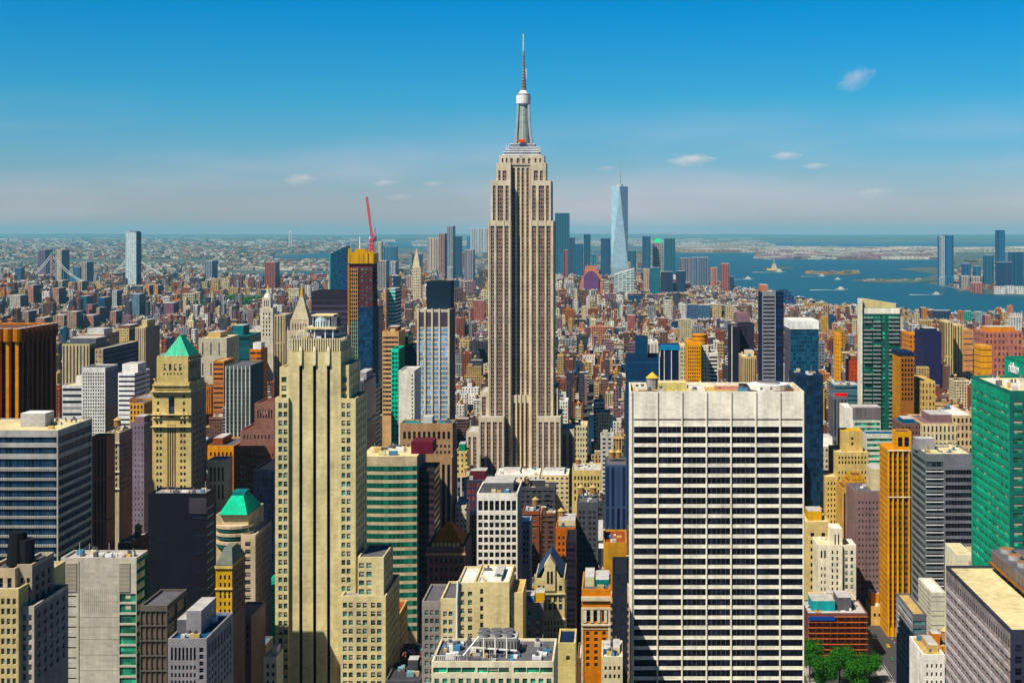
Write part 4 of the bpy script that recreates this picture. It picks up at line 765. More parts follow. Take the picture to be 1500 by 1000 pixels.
def grb(b,D):
    m=MB(); m.box(X(1261,D)-.3,X(1263,D),D-1.2,D+15.5,0,Z(438,D),(.78,.76,.64)); b.part(m,'white_edge_wall')
    x0,x1=X(1263,D),X(1313,D); m=MB(); m.quad([(x0,D+2,Z(452,D)),(x1,D+2,Z(452,D)),(x1,D+2,Z(445,D)),(x0,D+2,Z(437,D))],[(0,0)]*4,(.55,.48,.26)); m.quad([(x0,D+2,Z(437,D)),(x1,D+2,Z(445,D)),(x1,D+14,Z(445,D)),(x0,D+14,Z(437,D))],[(0,0)]*4,'sand'); m.quad([(x1,D+2,Z(452,D)),(x1,D+14,Z(452,D)),(x1,D+14,Z(445,D)),(x1,D+2,Z(445,D))],[(0,0)]*4,'tan'); b.part(m,'sloped_crown')
    m=MB(); m.box(X(1266,D),X(1318,D),D-.4,D-.01,Z(459.5,D),Z(451,D),(.80,.78,.68)); b.part(m,'white_top_band')
    m=MB(); r=random.Random(8)
    for i in range(29):
        z=Z(466+i*5.9,D)
        for (a,c) in ((1265,1277),(1279,1290),(1302,1317)):
            if r.random()<.9: m.box(X(a,D),X(c,D),D-1.6,D-.01,z-.25,z+.9,(.26,.30,.30))
    b.part(m,'balcony')
T(AT,'tall green glass apartment tower with dark balconies and sloping cream crown',at,1261,1318.6,452,1250,15,600,(.02,.10,.09),'sand',F=[W(1264,1297,6,.8,462,5.9,.7,29),W(1300,1317,3,.8,462,5.9,.7,29)],pane='g',side=(.66,.64,.52),extra=grb,short='tall green balcony tower')
T(OT,'brown ribbed tower directly right of the tall green balcony tower',ot,1319,1339,521,1150,34,575,(.32,.14,.05),'white',F=[W(1320,1338,4,.6,526,7,.6,9)],pane='k',side=(.5,.25,.06),extra=lambda b,D:b.part(MB().box(X(1318,D),X(1339.5,D),D-.3,D+34.2,Z(521,D),Z(516,D),'navy'),'dark_top_band'))
T(OB,'white-edged green glass block with a grey louvred top, below the balcony tower',ob,1250,1290,613,1180,24,668,(.50,.60,.54),'lgrey',F=bandrow(1252,1289,619,7.5,9,.55),pane='g',wname='window_band',extra=lambda b,D:(b.vol(1238,1250,598,D+2,30,660,(.78,.77,.72),'white',name='white_wing',reg=False),b.part(MB().box(X(1249.5,D),X(1290.5,D),D-.3,D+20,Z(614,D),Z(596,D),(.26,.25,.27),'lgrey',pat=(.7,50,.5,.97)),'louvred_plant_room')),short='white-edged green glass block')
T(OB,'low green ribbon-windowed wing in front of the white-edged green block',ob,1268,1313,637,1110,20,680,(.62,.64,.58),'blue',F=bandrow(1270,1311,642,8,7,.5),pane='g',wname='window_band')
def tst(b,D):
    b.vol(1233,1264,633,D+8,18,668,(.60,.46,.20),'ochre',F=[W(1246,1251,1,.7,640,8,.5,2)],pane='k',name='upper_wall',reg=False)
    b.vol(1209,1227,700,D-8,28,770,(.60,.46,.20),'sand',F=[W(1211,1225,3,.45,706,8,.5,9)],pane='k',name='wing_wall',reg=False)
T(OB,'large tan stepped office building with a small tower on top, right midground',ob,1224,1272,664,1000,34,760,(.60,.47,.21),'sand',F=[W(1227,1270,9,.5,668,7,.6,2),W(1227,1270,9,.42,690,8,.5,9)],pane='k',extra=tst,short='tan stepped building')
def shd(b,D):
    for i,(a,c,yt) in enumerate(((1240,1268,706),(1246,1264,698))): b.vol(a,c,yt,D+4+i*4,20-i*5,720,(.58,.33,.08),'brown',F=[W(a+2,c-2,4,.5,yt+4,5,.5,1)],pane='k',name='upper_wall',reg=False)
T(OB,'brown-mauve wide building with rows of tiny windows beside the orange pier tower',ob,1252,1300,722,928,34,868,(.22,.15,.15),'dgrey',F=[W(1256,1298,8,.38,734,9,.4,15)],pane='k',bulk=[(1280,1297,690,'cream')],clut=5,short='brown-mauve wide building')
T(OB,'orange-tan ribbed building with stepped orange top left of the brown-mauve one',ob,1233,1251,716,966,26,800,(.56,.36,.12),'brown',F=[W(1235,1250,3,.5,722,70,1,1)],pane='k',wname='window_strip',extra=shd)
T(OB,'pale yellow block with arched windows right of the white slab',ob,1180,1215,766,930,30,880,(.64,.52,.26),'sand',F=[W(1184,1196,1,.45,780,11,.5,8),W(1200,1212,1,.45,780,11,.5,8)],pane='k',bulk=[(1186,1206,752,'ochre')],clut=5,tank=1206)
def deco(b,D):
    b.vol(1218,1234,776,D+3,16,800,(.78,.74,.60),'white',F=[W(1221,1231,2,.4,782,20,.9,1)],pane='k',name='upper_wall',reg=False)
    b.vol(1234,1254,800,D+2,18,872,(.72,.68,.55),'white',F=[W(1236,1252,2,.5,806,10,.6,6)],pane='t',name='wing_wall',reg=False)
T(OB,'white art deco stepped building right of the pale yellow block',ob,1198,1234,800,890,24,876,(.78,.74,.58),'cream',F=[W(1201,1211,2,.5,806,14,.8,1),W(1216,1230,2,.35,806,9,.6,7),W(1201,1211,2,.4,830,10,.5,4)],pane='k',extra=deco,clut=4,short='white art deco building')
def opx(b,D):
    b.vol(1312,1335,634,D+4,12,660,(.68,.32,.03),'navy',F=[W(1314,1333,2,.7,640,14,1,1)],pane='k',name='upper_wall',reg=False)
    m=MB()
    for px in (1301.5,1308,1315,1322.5,1331.5): m.box(X(px-1,D),X(px+1,D),D-.7,D-.006,0,Z(660,D),(.78,.42,.05))
    for y in (659,727): m.box(X(1300,D),X(1333.5,D),D-1,D-.008,Z(y+1.2,D),Z(y,D),(.85,.78,.6))
    b.part(m,'pier')
T(OT,'slim vivid orange pier tower with two white bands',ot,1300,1333,660,880,26,920,(.66,.30,.03),'orange',F=[W(1303,1307,1,.9,664,255,1,1),W(1310,1314,1,.9,664,255,1,1),W(1317,1321.5,1,.9,664,255,1,1),W(1324.5,1330.5,1,.9,664,255,1,1)],wname='window_strip',wpat=((.30,.12,.02),(.01,.012,.03),(1.2,3.6,.8,.6)),pat=(4,9,.4,.5),extra=opx,short='orange pier tower')
T(OB,'small grey-green glass building with yellow roof in front of the orange pier tower',ob,1337,1357,902,640,37,1000,(.12,.13,.15),'tan',F=bandrow(1338,1356,909,11,8,.5),Lf=[W(.03,.97,1,1,909,11,.5,8)],pane='t',side=(.30,.31,.32),wname='window_band',short='small grey-green glass building')
def ggt(b,D):
    b.vol(1383,1425,667,D-.8,30,905,(.16,.17,.20),'sand',F=[W(1385,1424,1,1,688,11.2,.62,20)],pane='k',name='east_wall',wname='window_band',wpat=None,reg=False)
    b.pent(X(1353,D),X(1381,D),D+20,D+29,Z(667,D),7,'grey','lgrey','plant_room'); m=MB()
    for i in range(20): z=Z(690+11.2*i,D); m.box(X(1356,D),X(1383,D),D-.5,D-.004,z-.25,z+.2,(.7,.72,.72))
    b.part(m,'white_rail')
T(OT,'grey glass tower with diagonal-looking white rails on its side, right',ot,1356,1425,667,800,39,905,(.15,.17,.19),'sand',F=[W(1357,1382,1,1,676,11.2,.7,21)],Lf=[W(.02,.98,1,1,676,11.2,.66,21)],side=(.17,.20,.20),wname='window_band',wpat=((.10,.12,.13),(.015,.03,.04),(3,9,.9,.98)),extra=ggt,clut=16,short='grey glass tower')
def grt(b,D): pass
T(OT,'emerald glass tower with a flat cream roof at the right edge',ot,1479,1560,577,420,45,835,(.02,.13,.11),'sand',F=[W(1484,1556,5,.92,588,13.6,.55,20)],Lf=[W(.03,.97,9,.82,592,13.6,.48,1),W(.02,.98,9,.9,605,13.6,.5,19)],pane='g',side=(.01,.29,.17),clut=14,rec=.35,short='emerald tower at the right edge')
def sign():
    D=520; b=Bld('office_tower','green clad tower top carrying white sign lettering at the right edge','office tower',1500,D,short='green tower top with lettering')
    b.vol(1500,1600,534,D,26,575,(.01,.20,.13),'green',side=(.01,.36,.21),name='wall',pat=NP)
    m=MB()
    for i in range(20): z=Z(590+i*14,D); m.box(X(1500,D)-.12,X(1500,D)-.003,D+.5,D+25.5,z-2,z,(.01,.10,.07),glass=(.005,.06,.04),pat=(2,9,.8,.98))
    b.part(m,'window_band')
    x=X(1500,D); cu=bpy.data.curves.new('sign_lettering','FONT'); cu.body='nielsen'; cu.size=5.6; cu.extrude=.15; cu.space_character=.86; cu.offset=.08
    t=bpy.data.objects.new('sign_lettering',cu); COL.objects.link(t); bpy.context.view_layer.update(); dg=bpy.context.evaluated_depsgraph_get(); me=bpy.data.meshes.new_from_object(t.evaluated_get(dg)); bpy.data.objects.remove(t)
    t=bpy.data.objects.new('sign_lettering',me); COL.objects.link(t); me.materials.append(simple('white_sign_paint',(.85,.85,.85),.5,0,.03)); t.parent=b.root
    t.rotation_euler=(R(90),0,R(-90)); t.location=Vector((x-.2,D+19.5,Z(551,D)))-b.root.location
sign()
def rgb(b,D):
    x0=X(1480,D); m=MB(); z=Z(928,D)+1
    # roof plant: long louvred screen with fans
    m.box(114.5,140,D+12,D+65,z+1.4,z+5.6,(.20,.17,.16),'dgrey',pat=(.8,20,.5,.95),glass=(.05,.04,.04)); b.part(m,'louvred_plant_screen')
    m=MB()
    for j in range(8): m.box(114.6,115.4,D+13+j*7,D+13.6+j*7,z,z+1.39,'brown')
    m.box(113.8,114.49,D+12,D+65,z+1.5,z+2,(.25,.12,.04)); b.part(m,'support_rail')
    for j in range(6): b.part(MB().cyl(118,D+18+j*8.5,z+5.6,z+7,1.9,2.2,'lgrey',16,top=(.25,.14,.07)),'cooling_fan')
    m=MB(); 
    for j in range(16): 
        y=D+.4+j*4.4; m.box(x0-.25,x0-.004,y,y+.5,0,z-5,(.30,.28,.29))
    b.part(m,'fin')
    m=MB()
    for j in range(16): zz=z-6-j*3.4; m.box(x0-.4,x0-.003,D,D+67,zz-1.1,zz,(.42,.38,.38))
    b.part(m,'spandrel_band')
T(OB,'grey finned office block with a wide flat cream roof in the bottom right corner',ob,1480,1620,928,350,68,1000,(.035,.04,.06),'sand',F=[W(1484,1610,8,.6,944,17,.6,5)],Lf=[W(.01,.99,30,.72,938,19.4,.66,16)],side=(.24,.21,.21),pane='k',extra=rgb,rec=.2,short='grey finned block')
T(OB,'white low building with a flagpole between the trees and the grey finned block',ob,1352,1384,962,520,24,1000,(.80,.78,.72),'tan',F=[W(1355,1382,4,.4,972,12,.5,3)],pane='k',bulk=[(1366,1380,952,'tan')],clut=5)
T(OB,'tall pale blank-sided block wedged left of the grey finned block',ob,1364,1385,870,700,30,950,(.62,.60,.48),'white',pat=(20,7,.96,.25),Lf=None,glass=(.3,.3,.25))
T(OB,'small cream box on a roof edge under the emerald tower',ob,1403,1426,816,520,20,850,(.74,.70,.52),'cream',F=[W(1419,1425,3,.5,822,12,.9,1)],pane='k')
def scf(b,D):
    m=MB(); r=random.Random(4)
    for i in range(9): x=X(1184+i*10.6,D); m.bar((x,D-1.6,0),(x,D-1.6,Z(902,D)),.12,(.35,.12,.06))
    for j in range(11): z=Z(902+j*8,D); m.box(X(1183,D),X(1271,D),D-2,D-.6,z-.12,z+.1,(.42,.14,.06))
    b.part(m,'scaffolding'); m=MB(); m.box(X(1184,D),X(1222,D),D-2.1,D-1.9,Z(907,D),Z(901,D),(.03,.08,.35)); b.part(m,'blue_sheet')
T(BB,'brown building wrapped in reddish scaffolding above the trees',bb,1183,1271,900,830,30,975,(.15,.07,.06),'lgrey',pat=(7,8,.5,.5),clut=22,extra=scf,bulk=[(1192,1226,885,'aqua'),(1230,1250,880,'dgrey')],short='scaffolded brown building')
T(OB,'low cluttered tan roofs at the foot of the orange pier tower',ob,1276,1300,890,905,20,960,(.58,.40,.16),'sand',F=[W(1278,1299,3,.5,898,10,.5,6)],pane='k',clut=12,bulk=[(1278,1290,872,'orange')])
T(OB,'teal curved glass block with a grey roof right of the white slab',ob,1181,1204,700,1125,30,745,(.03,.24,.20),'dgrey',pat=(5,60,.9,.98),glass=(.02,.16,.14),bulk=[(1183,1202,686,'dgrey')])
T(OB,'low white-roofed building behind the teal curved block',ob,1184,1224,655,1200,40,690,(.55,.50,.42),'white',pat=(6,8,.5,.5),bulk=[(1186,1222,643,'white')])
T(OB,'dark grey block with a red roof sign right of the dark glass tower',ob,1221,1242,582,1240,30,640,(.14,.15,.18),'dgrey',pat=(5,60,.5,.9),extra=lambda b,D:b.part(MB().box(X(1224,D),X(1242,D),D+1,D+3,Z(582,D),Z(576,D),(.7,.03,.03)),'red_sign'))
T(OB,'wide blue-grey glass block left of the tall green balcony tower',ob,1222,1260,565,1330,34,600,(.10,.18,.22),'lgrey',pat=(50,6,.96,.6),glass=(.02,.07,.10),clut=5)
T(BB,'deep red brick tower immediately left of the tall green balcony tower',bb,1246,1260,530,1500,34,560,(.45,.08,.03),'brick',pat=(5,6,.3,.4),bulk=[(1249,1257,522,'brick')])
T(AT,'slim bright orange tower left of the deep red brick one',at,1226,1232,490,1500,24,560,(.75,.33,.03),'orange',pat=(4,6,.3,.4))
T(BB,'tan building with strong vertical bays right of the brown ribbed tower',bb,1350,1370,560,1150,50,640,(.62,.45,.18),'tan',pat=(5,9,.5,.6),glass=(.15,.06,.03))
T(OB,'blue-roofed block with a white skylight under the brown ribbed tower',ob,1320,1348,622,942,30,645,(.18,.10,.08),(.02,.14,.25),bulk=[(1326,1342,616,'blue')],pat=(5,8,.4,.4))
T(OB,'long cream terrace with dark mansard roof left of the emerald tower',ob,1351,1402,622,980,50,655,(.66,.56,.34),'mauve',pat=(6,12,.4,.7),bulk=[(1368,1400,611,'mauve')],clut=4)
T(OB,'white-roofed palazzo block beside the emerald tower',ob,1395,1425,610,1040,50,660,(.62,.48,.30),'white',pat=(6,11,.5,.6),clut=5)
T(BB,'orange and mauve brick apartment block upper right, above the lettered tower',bb,1443,1498,487,1700,50,540,(.46,.20,.14),'pink',pat=(6,9,.5,.6),glass=(.15,.06,.10),bulk=[(1450,1490,480,'orange')])
T(BB,'bright orange low tower left of the orange and mauve block',bb,1437,1453,508,1500,30,545,(.74,.36,.08),'tan',pat=(20,9,.95,.12))
T(AT,'pair of tan ribbed towers in the right distance, left shaft',at,1384,1396,472,2100,40,530,(.62,.50,.26),'cream',pat=(4,50,.4,.96),side=(.3,.2,.1))
T(AT,'pair of tan ribbed towers in the right distance, right shaft',at,1398,1410,477,2150,50,528,(.66,.48,.20),'cream',pat=(4,50,.4,.96),side=(.3,.2,.1))
T(OT,'navy blue shaded block with a stepped outline, right distance',ot,1353,1379,487,2000,60,530,(.02,.018,.07),'navy',bulk=[(1358,1376,482,'navy')])
T(BB,'orange brick building beside the navy stepped block',bb,1332,1352,490,2066,50,525,(.60,.26,.08),'orange',pat=(5,7,.45,.5))
T(BB,'salmon block with a flat top right of the tan ribbed pair',bb,1411,1425,484,2300,50,505,(.58,.30,.14),'tan',pat=(20,8,.9,.2))
# ================================================================== FAR TOWERS
def FT(x0,x1,yt,yb,wall,label,side=None,pat=(3,4,.5,.5),glass=(.03,.04,.07),roof='lgrey',name='high_rise',cat='high-rise',dep=None,group=None,top=None,D=None,crown=None):
    D=D or F*CH/(yb-PY); dep=dep or (D*.0135 if side and x1<720 and 400<yb<500 else max(30,D*.006)); b=Bld(name,label,cat,(x0+x1)/2,D,group)
    b.reg(x0,x1,D,dep,yt,yb); k=D/2000; m=MB(); a,c=X(x0,D),X(x1,D); h=Z(yt,D); p=(pat[0]*k,pat[1]*k,pat[2],pat[3])
    m.box(a,c,D,D+dep,0,h,wall,glass=glass,pat=p,faces='FB'); m.box(a,c,D,D+dep,0,h,side or wall,glass=glass,pat=p,faces='LR'); b.part(m,'wall'); b.part(MB().box(a+1,c-1,D+1,D+dep-1,h,h+1,roof),'roof')  # side faces take their own tone, usually with shade painted in
    if top: 
        for (ta,tb_,ty,tc) in top: b.part(MB().box(X(ta,D),X(tb_,D),D+dep*.2,D+dep*.8,h+1,Z(ty,D),tc,'lgrey'),'crown')
    if crown: crown(b,D,dep)
    return b
# --- the glass spire of lower Manhattan
def spire():
    D=6300; b=Bld('skyscraper','far pale blue tapering glass skyscraper with a thin needle','skyscraper',907,D)
    b.reg(895,920,D,70,273,405); k=D/2000; x0,x1=X(895.5,D),X(920,D); zb=Z(392,D); zt=Z(273,D); cx,cy,r=(x0+x1)/2,D+35,(x1-x0)/2
    B=[(cx-r,cy-r,zb),(cx+r,cy-r,zb),(cx+r,cy+r,zb),(cx-r,cy+r,zb)]; q=r*1.0; T_=[(cx,cy-q,zt),(cx+q,cy,zt),(cx,cy+q,zt),(cx-q,cy,zt)]
    m=MB(); g1=g2=(.34,.50,.60)
    for i in range(4):
        j=(i+1)%4; m.quad([B[i],B[j],T_[i]],[(0,0),(60,0),(30,400)],g1 if i==0 else g2); m.quad([B[j],T_[j],T_[i]],[(0,0),(60,400),(0,400)],g2 if i==0 else g1)
    m.quad(T_,[(0,0)]*4,'lgrey'); b.part(m,'glass_wall'); b.part(MB().box(cx-r,cx+r,cy-r,cy+r,0,zb,(.3,.4,.45)),'base')
    m=MB(); m.cyl(cx,cy,zt,zt+10,16,16,'steel',14); m.cyl(cx,cy,zt+10,Z(235,D),4.5,.8,(.4,.45,.5),8); b.part(m,'needle')
spire()
def whitet():
    FT(184,199.5,340,419,(.55,.66,.70),'tall slim white glass tower standing alone on the far left',side=(.02,.05,.14),pat=(3,3,.4,.4),glass=(.12,.22,.3),dep=70,top=[(189,199,338.5,(.05,.08,.15))],D=6400)
whitet()
H='group of brick housing towers on the far left'
for row in [  # last colour is for side faces; the navy and blue ones are painted shade
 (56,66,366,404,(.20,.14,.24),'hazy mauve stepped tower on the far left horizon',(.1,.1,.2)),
 (82,91,366,414,(.62,.54,.42),'pale concrete tower by the bridge, blue shaded side',(.02,.10,.2)),
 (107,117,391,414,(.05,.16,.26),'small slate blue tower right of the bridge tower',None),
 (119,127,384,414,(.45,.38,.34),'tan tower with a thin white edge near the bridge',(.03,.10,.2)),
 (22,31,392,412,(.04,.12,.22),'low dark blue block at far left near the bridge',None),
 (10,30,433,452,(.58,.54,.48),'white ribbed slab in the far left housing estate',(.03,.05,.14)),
 (40,49,418,446,(.55,.26,.20),'salmon brick tower with navy shaded side under the bridge cable',(.02,.04,.14)),
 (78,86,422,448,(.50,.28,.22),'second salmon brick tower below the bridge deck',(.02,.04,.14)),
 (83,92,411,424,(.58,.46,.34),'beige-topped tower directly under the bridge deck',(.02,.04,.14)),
 (112,120,412,428,(.58,.40,.28),'tan tower with a very wide navy shaded side under the bridge',(.006,.06,.16)),
 (117,127,434,463,(.03,.14,.20),'teal slab tower below the tower with the wide shaded side',(.01,.07,.14)),
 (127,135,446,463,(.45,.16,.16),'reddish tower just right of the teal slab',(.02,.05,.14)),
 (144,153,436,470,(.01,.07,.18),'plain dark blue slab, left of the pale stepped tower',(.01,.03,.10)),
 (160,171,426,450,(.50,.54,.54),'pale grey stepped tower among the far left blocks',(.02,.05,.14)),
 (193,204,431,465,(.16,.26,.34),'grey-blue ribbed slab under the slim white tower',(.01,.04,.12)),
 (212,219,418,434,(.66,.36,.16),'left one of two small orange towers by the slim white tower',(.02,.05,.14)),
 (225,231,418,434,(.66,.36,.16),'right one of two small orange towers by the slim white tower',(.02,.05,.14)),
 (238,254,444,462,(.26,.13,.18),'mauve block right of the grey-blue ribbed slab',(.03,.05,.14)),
 (32,42,456,480,(.40,.27,.21),'brown tower with navy shaded side above the brown ribbed tower',(.006,.05,.14)),
 (52,65,466,481,(.48,.27,.19),'low wide brown tower right of the brown one with a shaded side',(.02,.05,.14)),
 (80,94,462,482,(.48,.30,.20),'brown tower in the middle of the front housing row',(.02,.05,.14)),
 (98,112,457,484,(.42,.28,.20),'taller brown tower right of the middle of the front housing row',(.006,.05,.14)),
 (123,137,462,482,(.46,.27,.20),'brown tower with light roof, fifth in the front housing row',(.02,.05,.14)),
 (141,146,451,477,(.50,.32,.24),'thin tan tower with wide navy shaded side, front housing row',(.004,.05,.14)),
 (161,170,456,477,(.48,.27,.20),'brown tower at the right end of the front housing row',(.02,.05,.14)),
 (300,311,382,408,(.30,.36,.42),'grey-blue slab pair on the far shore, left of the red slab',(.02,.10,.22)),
 (388,403,384,424,(.42,.13,.10),'red brick slab with a long blue shaded side by the river',(.01,.07,.20)),
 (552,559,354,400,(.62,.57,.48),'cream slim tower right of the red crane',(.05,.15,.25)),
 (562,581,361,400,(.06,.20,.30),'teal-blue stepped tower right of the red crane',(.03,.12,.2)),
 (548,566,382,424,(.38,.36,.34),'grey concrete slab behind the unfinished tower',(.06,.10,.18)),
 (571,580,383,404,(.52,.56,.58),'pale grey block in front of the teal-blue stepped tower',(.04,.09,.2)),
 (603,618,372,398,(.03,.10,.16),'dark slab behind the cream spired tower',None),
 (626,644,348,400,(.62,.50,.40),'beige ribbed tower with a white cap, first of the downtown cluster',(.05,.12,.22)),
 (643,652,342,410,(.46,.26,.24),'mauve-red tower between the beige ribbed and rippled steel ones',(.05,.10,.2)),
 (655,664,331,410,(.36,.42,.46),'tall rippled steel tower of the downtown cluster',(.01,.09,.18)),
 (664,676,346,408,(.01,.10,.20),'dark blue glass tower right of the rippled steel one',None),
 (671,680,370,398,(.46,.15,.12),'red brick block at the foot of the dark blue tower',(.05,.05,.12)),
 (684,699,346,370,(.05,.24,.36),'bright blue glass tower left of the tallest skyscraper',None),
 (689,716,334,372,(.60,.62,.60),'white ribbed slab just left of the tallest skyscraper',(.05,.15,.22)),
 (680,693,366,412,(.32,.29,.32),'grey slab with wide navy shaded side left of the tallest skyscraper',(.01,.06,.14)),
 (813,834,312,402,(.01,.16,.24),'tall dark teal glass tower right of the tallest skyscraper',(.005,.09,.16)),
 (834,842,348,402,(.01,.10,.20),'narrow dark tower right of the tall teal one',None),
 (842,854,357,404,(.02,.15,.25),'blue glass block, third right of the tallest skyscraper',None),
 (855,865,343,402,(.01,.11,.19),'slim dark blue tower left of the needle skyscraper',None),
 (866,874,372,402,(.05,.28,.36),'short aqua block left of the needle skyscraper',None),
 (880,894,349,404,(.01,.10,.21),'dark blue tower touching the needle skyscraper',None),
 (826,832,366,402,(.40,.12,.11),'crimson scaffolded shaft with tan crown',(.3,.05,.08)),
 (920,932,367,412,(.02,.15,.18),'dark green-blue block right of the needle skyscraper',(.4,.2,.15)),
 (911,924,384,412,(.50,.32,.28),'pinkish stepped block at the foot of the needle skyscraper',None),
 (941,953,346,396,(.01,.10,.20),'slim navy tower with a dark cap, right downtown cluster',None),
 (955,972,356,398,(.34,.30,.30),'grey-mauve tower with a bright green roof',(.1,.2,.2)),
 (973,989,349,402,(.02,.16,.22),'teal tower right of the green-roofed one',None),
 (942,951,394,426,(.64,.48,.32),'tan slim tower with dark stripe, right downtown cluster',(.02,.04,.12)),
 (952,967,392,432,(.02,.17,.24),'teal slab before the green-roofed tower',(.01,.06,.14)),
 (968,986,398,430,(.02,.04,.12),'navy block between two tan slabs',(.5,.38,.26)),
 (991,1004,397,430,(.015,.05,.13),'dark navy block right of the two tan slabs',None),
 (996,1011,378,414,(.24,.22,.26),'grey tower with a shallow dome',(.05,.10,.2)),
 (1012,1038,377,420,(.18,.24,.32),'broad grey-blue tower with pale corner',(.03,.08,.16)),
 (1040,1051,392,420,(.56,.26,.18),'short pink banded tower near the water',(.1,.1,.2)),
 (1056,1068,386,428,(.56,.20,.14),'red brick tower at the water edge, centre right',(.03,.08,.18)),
 (1068,1075,405,428,(.02,.06,.16),'low navy tower right of the red waterfront one',(.5,.2,.2)),
 (1376,1384,346,418,(.42,.50,.54),'tall slab with pale left half on the far right shore',(.01,.14,.32)),
 (1384,1397,344.5,418,(.01,.17,.36),'bright blue tapering tower on the far right shore',(.01,.1,.26)),
 (1411,1422,386,421,(.02,.14,.30),'rounded blue block right of the bright blue tower',None),
 (1428,1437,390,421,(.02,.18,.32),'low blue block, second right of the bright blue tower',None),
 (1443,1456,374,421,(.02,.16,.26),'teal block beside the far right twin-top tower',None),
 (1461,1472,337,418,(.02,.16,.32),'tall blue tower with notched twin top on the far right shore',(.01,.1,.22)),
 (1462,1484,384,424,(.01,.08,.18),'dark stepped base block before the notched tower',None),
 (1480,1500,369,422,(.01,.12,.26),'wide blue tower at the far right edge of the shore',None),
 (1408,1420,404,424,(.56,.50,.42),'beige waterfront warehouse, left of a pair',(.1,.1,.2)),
 (1423,1436,405,424,(.56,.50,.42),'beige waterfront warehouse, right of a pair',(.1,.1,.2)),
 (1424,1440,414,429,(.46,.20,.18),'red-mauve low building on the far right waterfront',None),
 (1459,1473,420,431,(.74,.76,.72),'white waterfront apartment block, left of three',None),
 (1475,1486,419,431,(.74,.76,.72),'white waterfront apartment block, middle of three',None),
 (1488,1502,420,431,(.74,.76,.72),'white waterfront apartment block, right of three',None),
 (576,585,404,470,(.005,.03,.09),'dark navy slab right of the teal striped tower',None),
 (595,605,404,424,(.56,.40,.32),'peach stepped building near the cream spired tower',None),
 (693,710,440,472,(.42,.16,.12),'red brick block left of the tallest skyscraper, middle distance',None),
 (1007,1022,446,470,(.08,.14,.24),'dark slab with white ticks, centre right distance',None),
 (1043,1057,446,468,(.62,.48,.26),'yellow-tan block of a row, centre right distance',(.03,.05,.12)),
 (1062,1076,448,470,(.60,.50,.30),'yellow-cream block at the row end, centre right distance',(.03,.05,.12)),
 (998,1005.5,447,470,(.74,.74,.70),'white end block of the dark slab row',None),
 (1020,1041,447,468,(.08,.16,.26),'dark slab right of the white end block',None),
 (972,985,440,466,(.66,.62,.50),'cream twin block, centre right distance',(.2,.2,.2)),
 (994,1013,468,500,(.60,.54,.32),'yellow-cream ribbed block behind the navy striped tower',(.2,.14,.14)),
 (919,930,462,486,(.44,.16,.14),'red-brown tower behind the dark blue glass complex',(.2,.08,.1)),
 (1252,1271,448,462,(.62,.60,.50),'white gridded block right of the slim grey tower',(.02,.05,.12)),
 (1275,1292,448,465,(.62,.24,.08),'orange brick block beyond the tall green balcony tower',None),
 (1350,1358,451,470,(.66,.30,.10),'orange waterfront tower left of a navy block',(.02,.05,.12)),
 (1369,1393,455,470,(.03,.05,.12),'navy patterned block by the Hudson shore',None),
 (1415,1424,456,474,(.05,.40,.32),'aqua glass block by the near shore',None),
 (1430,1440,457,474,(.30,.42,.42),'pale teal block by the near shore',None),
 (1443,1452,462,482,(.55,.26,.22),'pink block beside a purple one near the shore',(.1,.03,.15)),
]:
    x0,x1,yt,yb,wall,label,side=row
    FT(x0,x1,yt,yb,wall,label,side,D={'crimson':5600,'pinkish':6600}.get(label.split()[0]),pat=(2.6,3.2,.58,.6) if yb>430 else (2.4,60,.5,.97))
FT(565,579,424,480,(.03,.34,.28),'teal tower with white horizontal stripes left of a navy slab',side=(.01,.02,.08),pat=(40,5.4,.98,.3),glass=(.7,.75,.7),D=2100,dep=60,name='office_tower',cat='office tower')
FT(564,566,424,500,(.55,.30,.22),'thin salmon strip building left of the teal striped tower',D=2080,dep=20)
def dome(b,D,dep): b.part(MB().cyl((X(996,D)+X(1011,D))/2,D+dep/2,Z(378,D),Z(374,D),22,6,'grey',14),'dome')
def cs(b,D,dep): b.part(MB().frus(X(604,D),X(615,D),D,D+dep*.8,Z(392,D),Z(365,D),.12,.12,(.60,.52,.36)),'spire')
FT(603,617,392,440,(.62,.54,.38),'cream stepped tower with a pointed spire left of the black-box tower',D=5200,crown=cs)
def cp(b,D,dep): b.part(MB().cyl((X(958,D)+X(970,D))/2,D+dep/2,Z(355,D),Z(349,D),24,10,(.03,.6,.25),4,a0=.785),'green_roof')
FT(957,971,356,396,(.30,.28,.28),'slim tower capped by a vivid green pyramid',D=6500,crown=cp)
def pinkc():
    D=5000; b=Bld('apartment_building','stepped salmon building with purple front and comb-like pinnacles','apartment building',866,D); b.reg(850,883,D,50,388,425)
    m=MB()
    for (a,c,y) in ((850,883,412),(852,881,404),(856,877,396),(858,873,390)): m.box(X(a,D),X(c,D),D+(412-y)*.8,D+50,0,Z(y,D),(.55,.24,.16),'salmon' if False else 'pink')
    b.part(m,'wall'); m=MB(); m.box(X(855,D),X(877,D),D-6,D-.1,0,Z(405,D),(.14,.06,.16)); m.frus(X(855,D),X(877,D),D-6,D-.1,Z(405,D),Z(397,D),.3,1,(.14,.06,.16)); b.part(m,'purple_front')
    m=MB()
    for i in range(7): x=X(857+i*2.8,D); m.box(x,x+2,D+18,D+24,Z(396,D),Z(387 if i%2 else 389,D),(.62,.3,.2))
    b.part(m,'pinnacle')
pinkc()
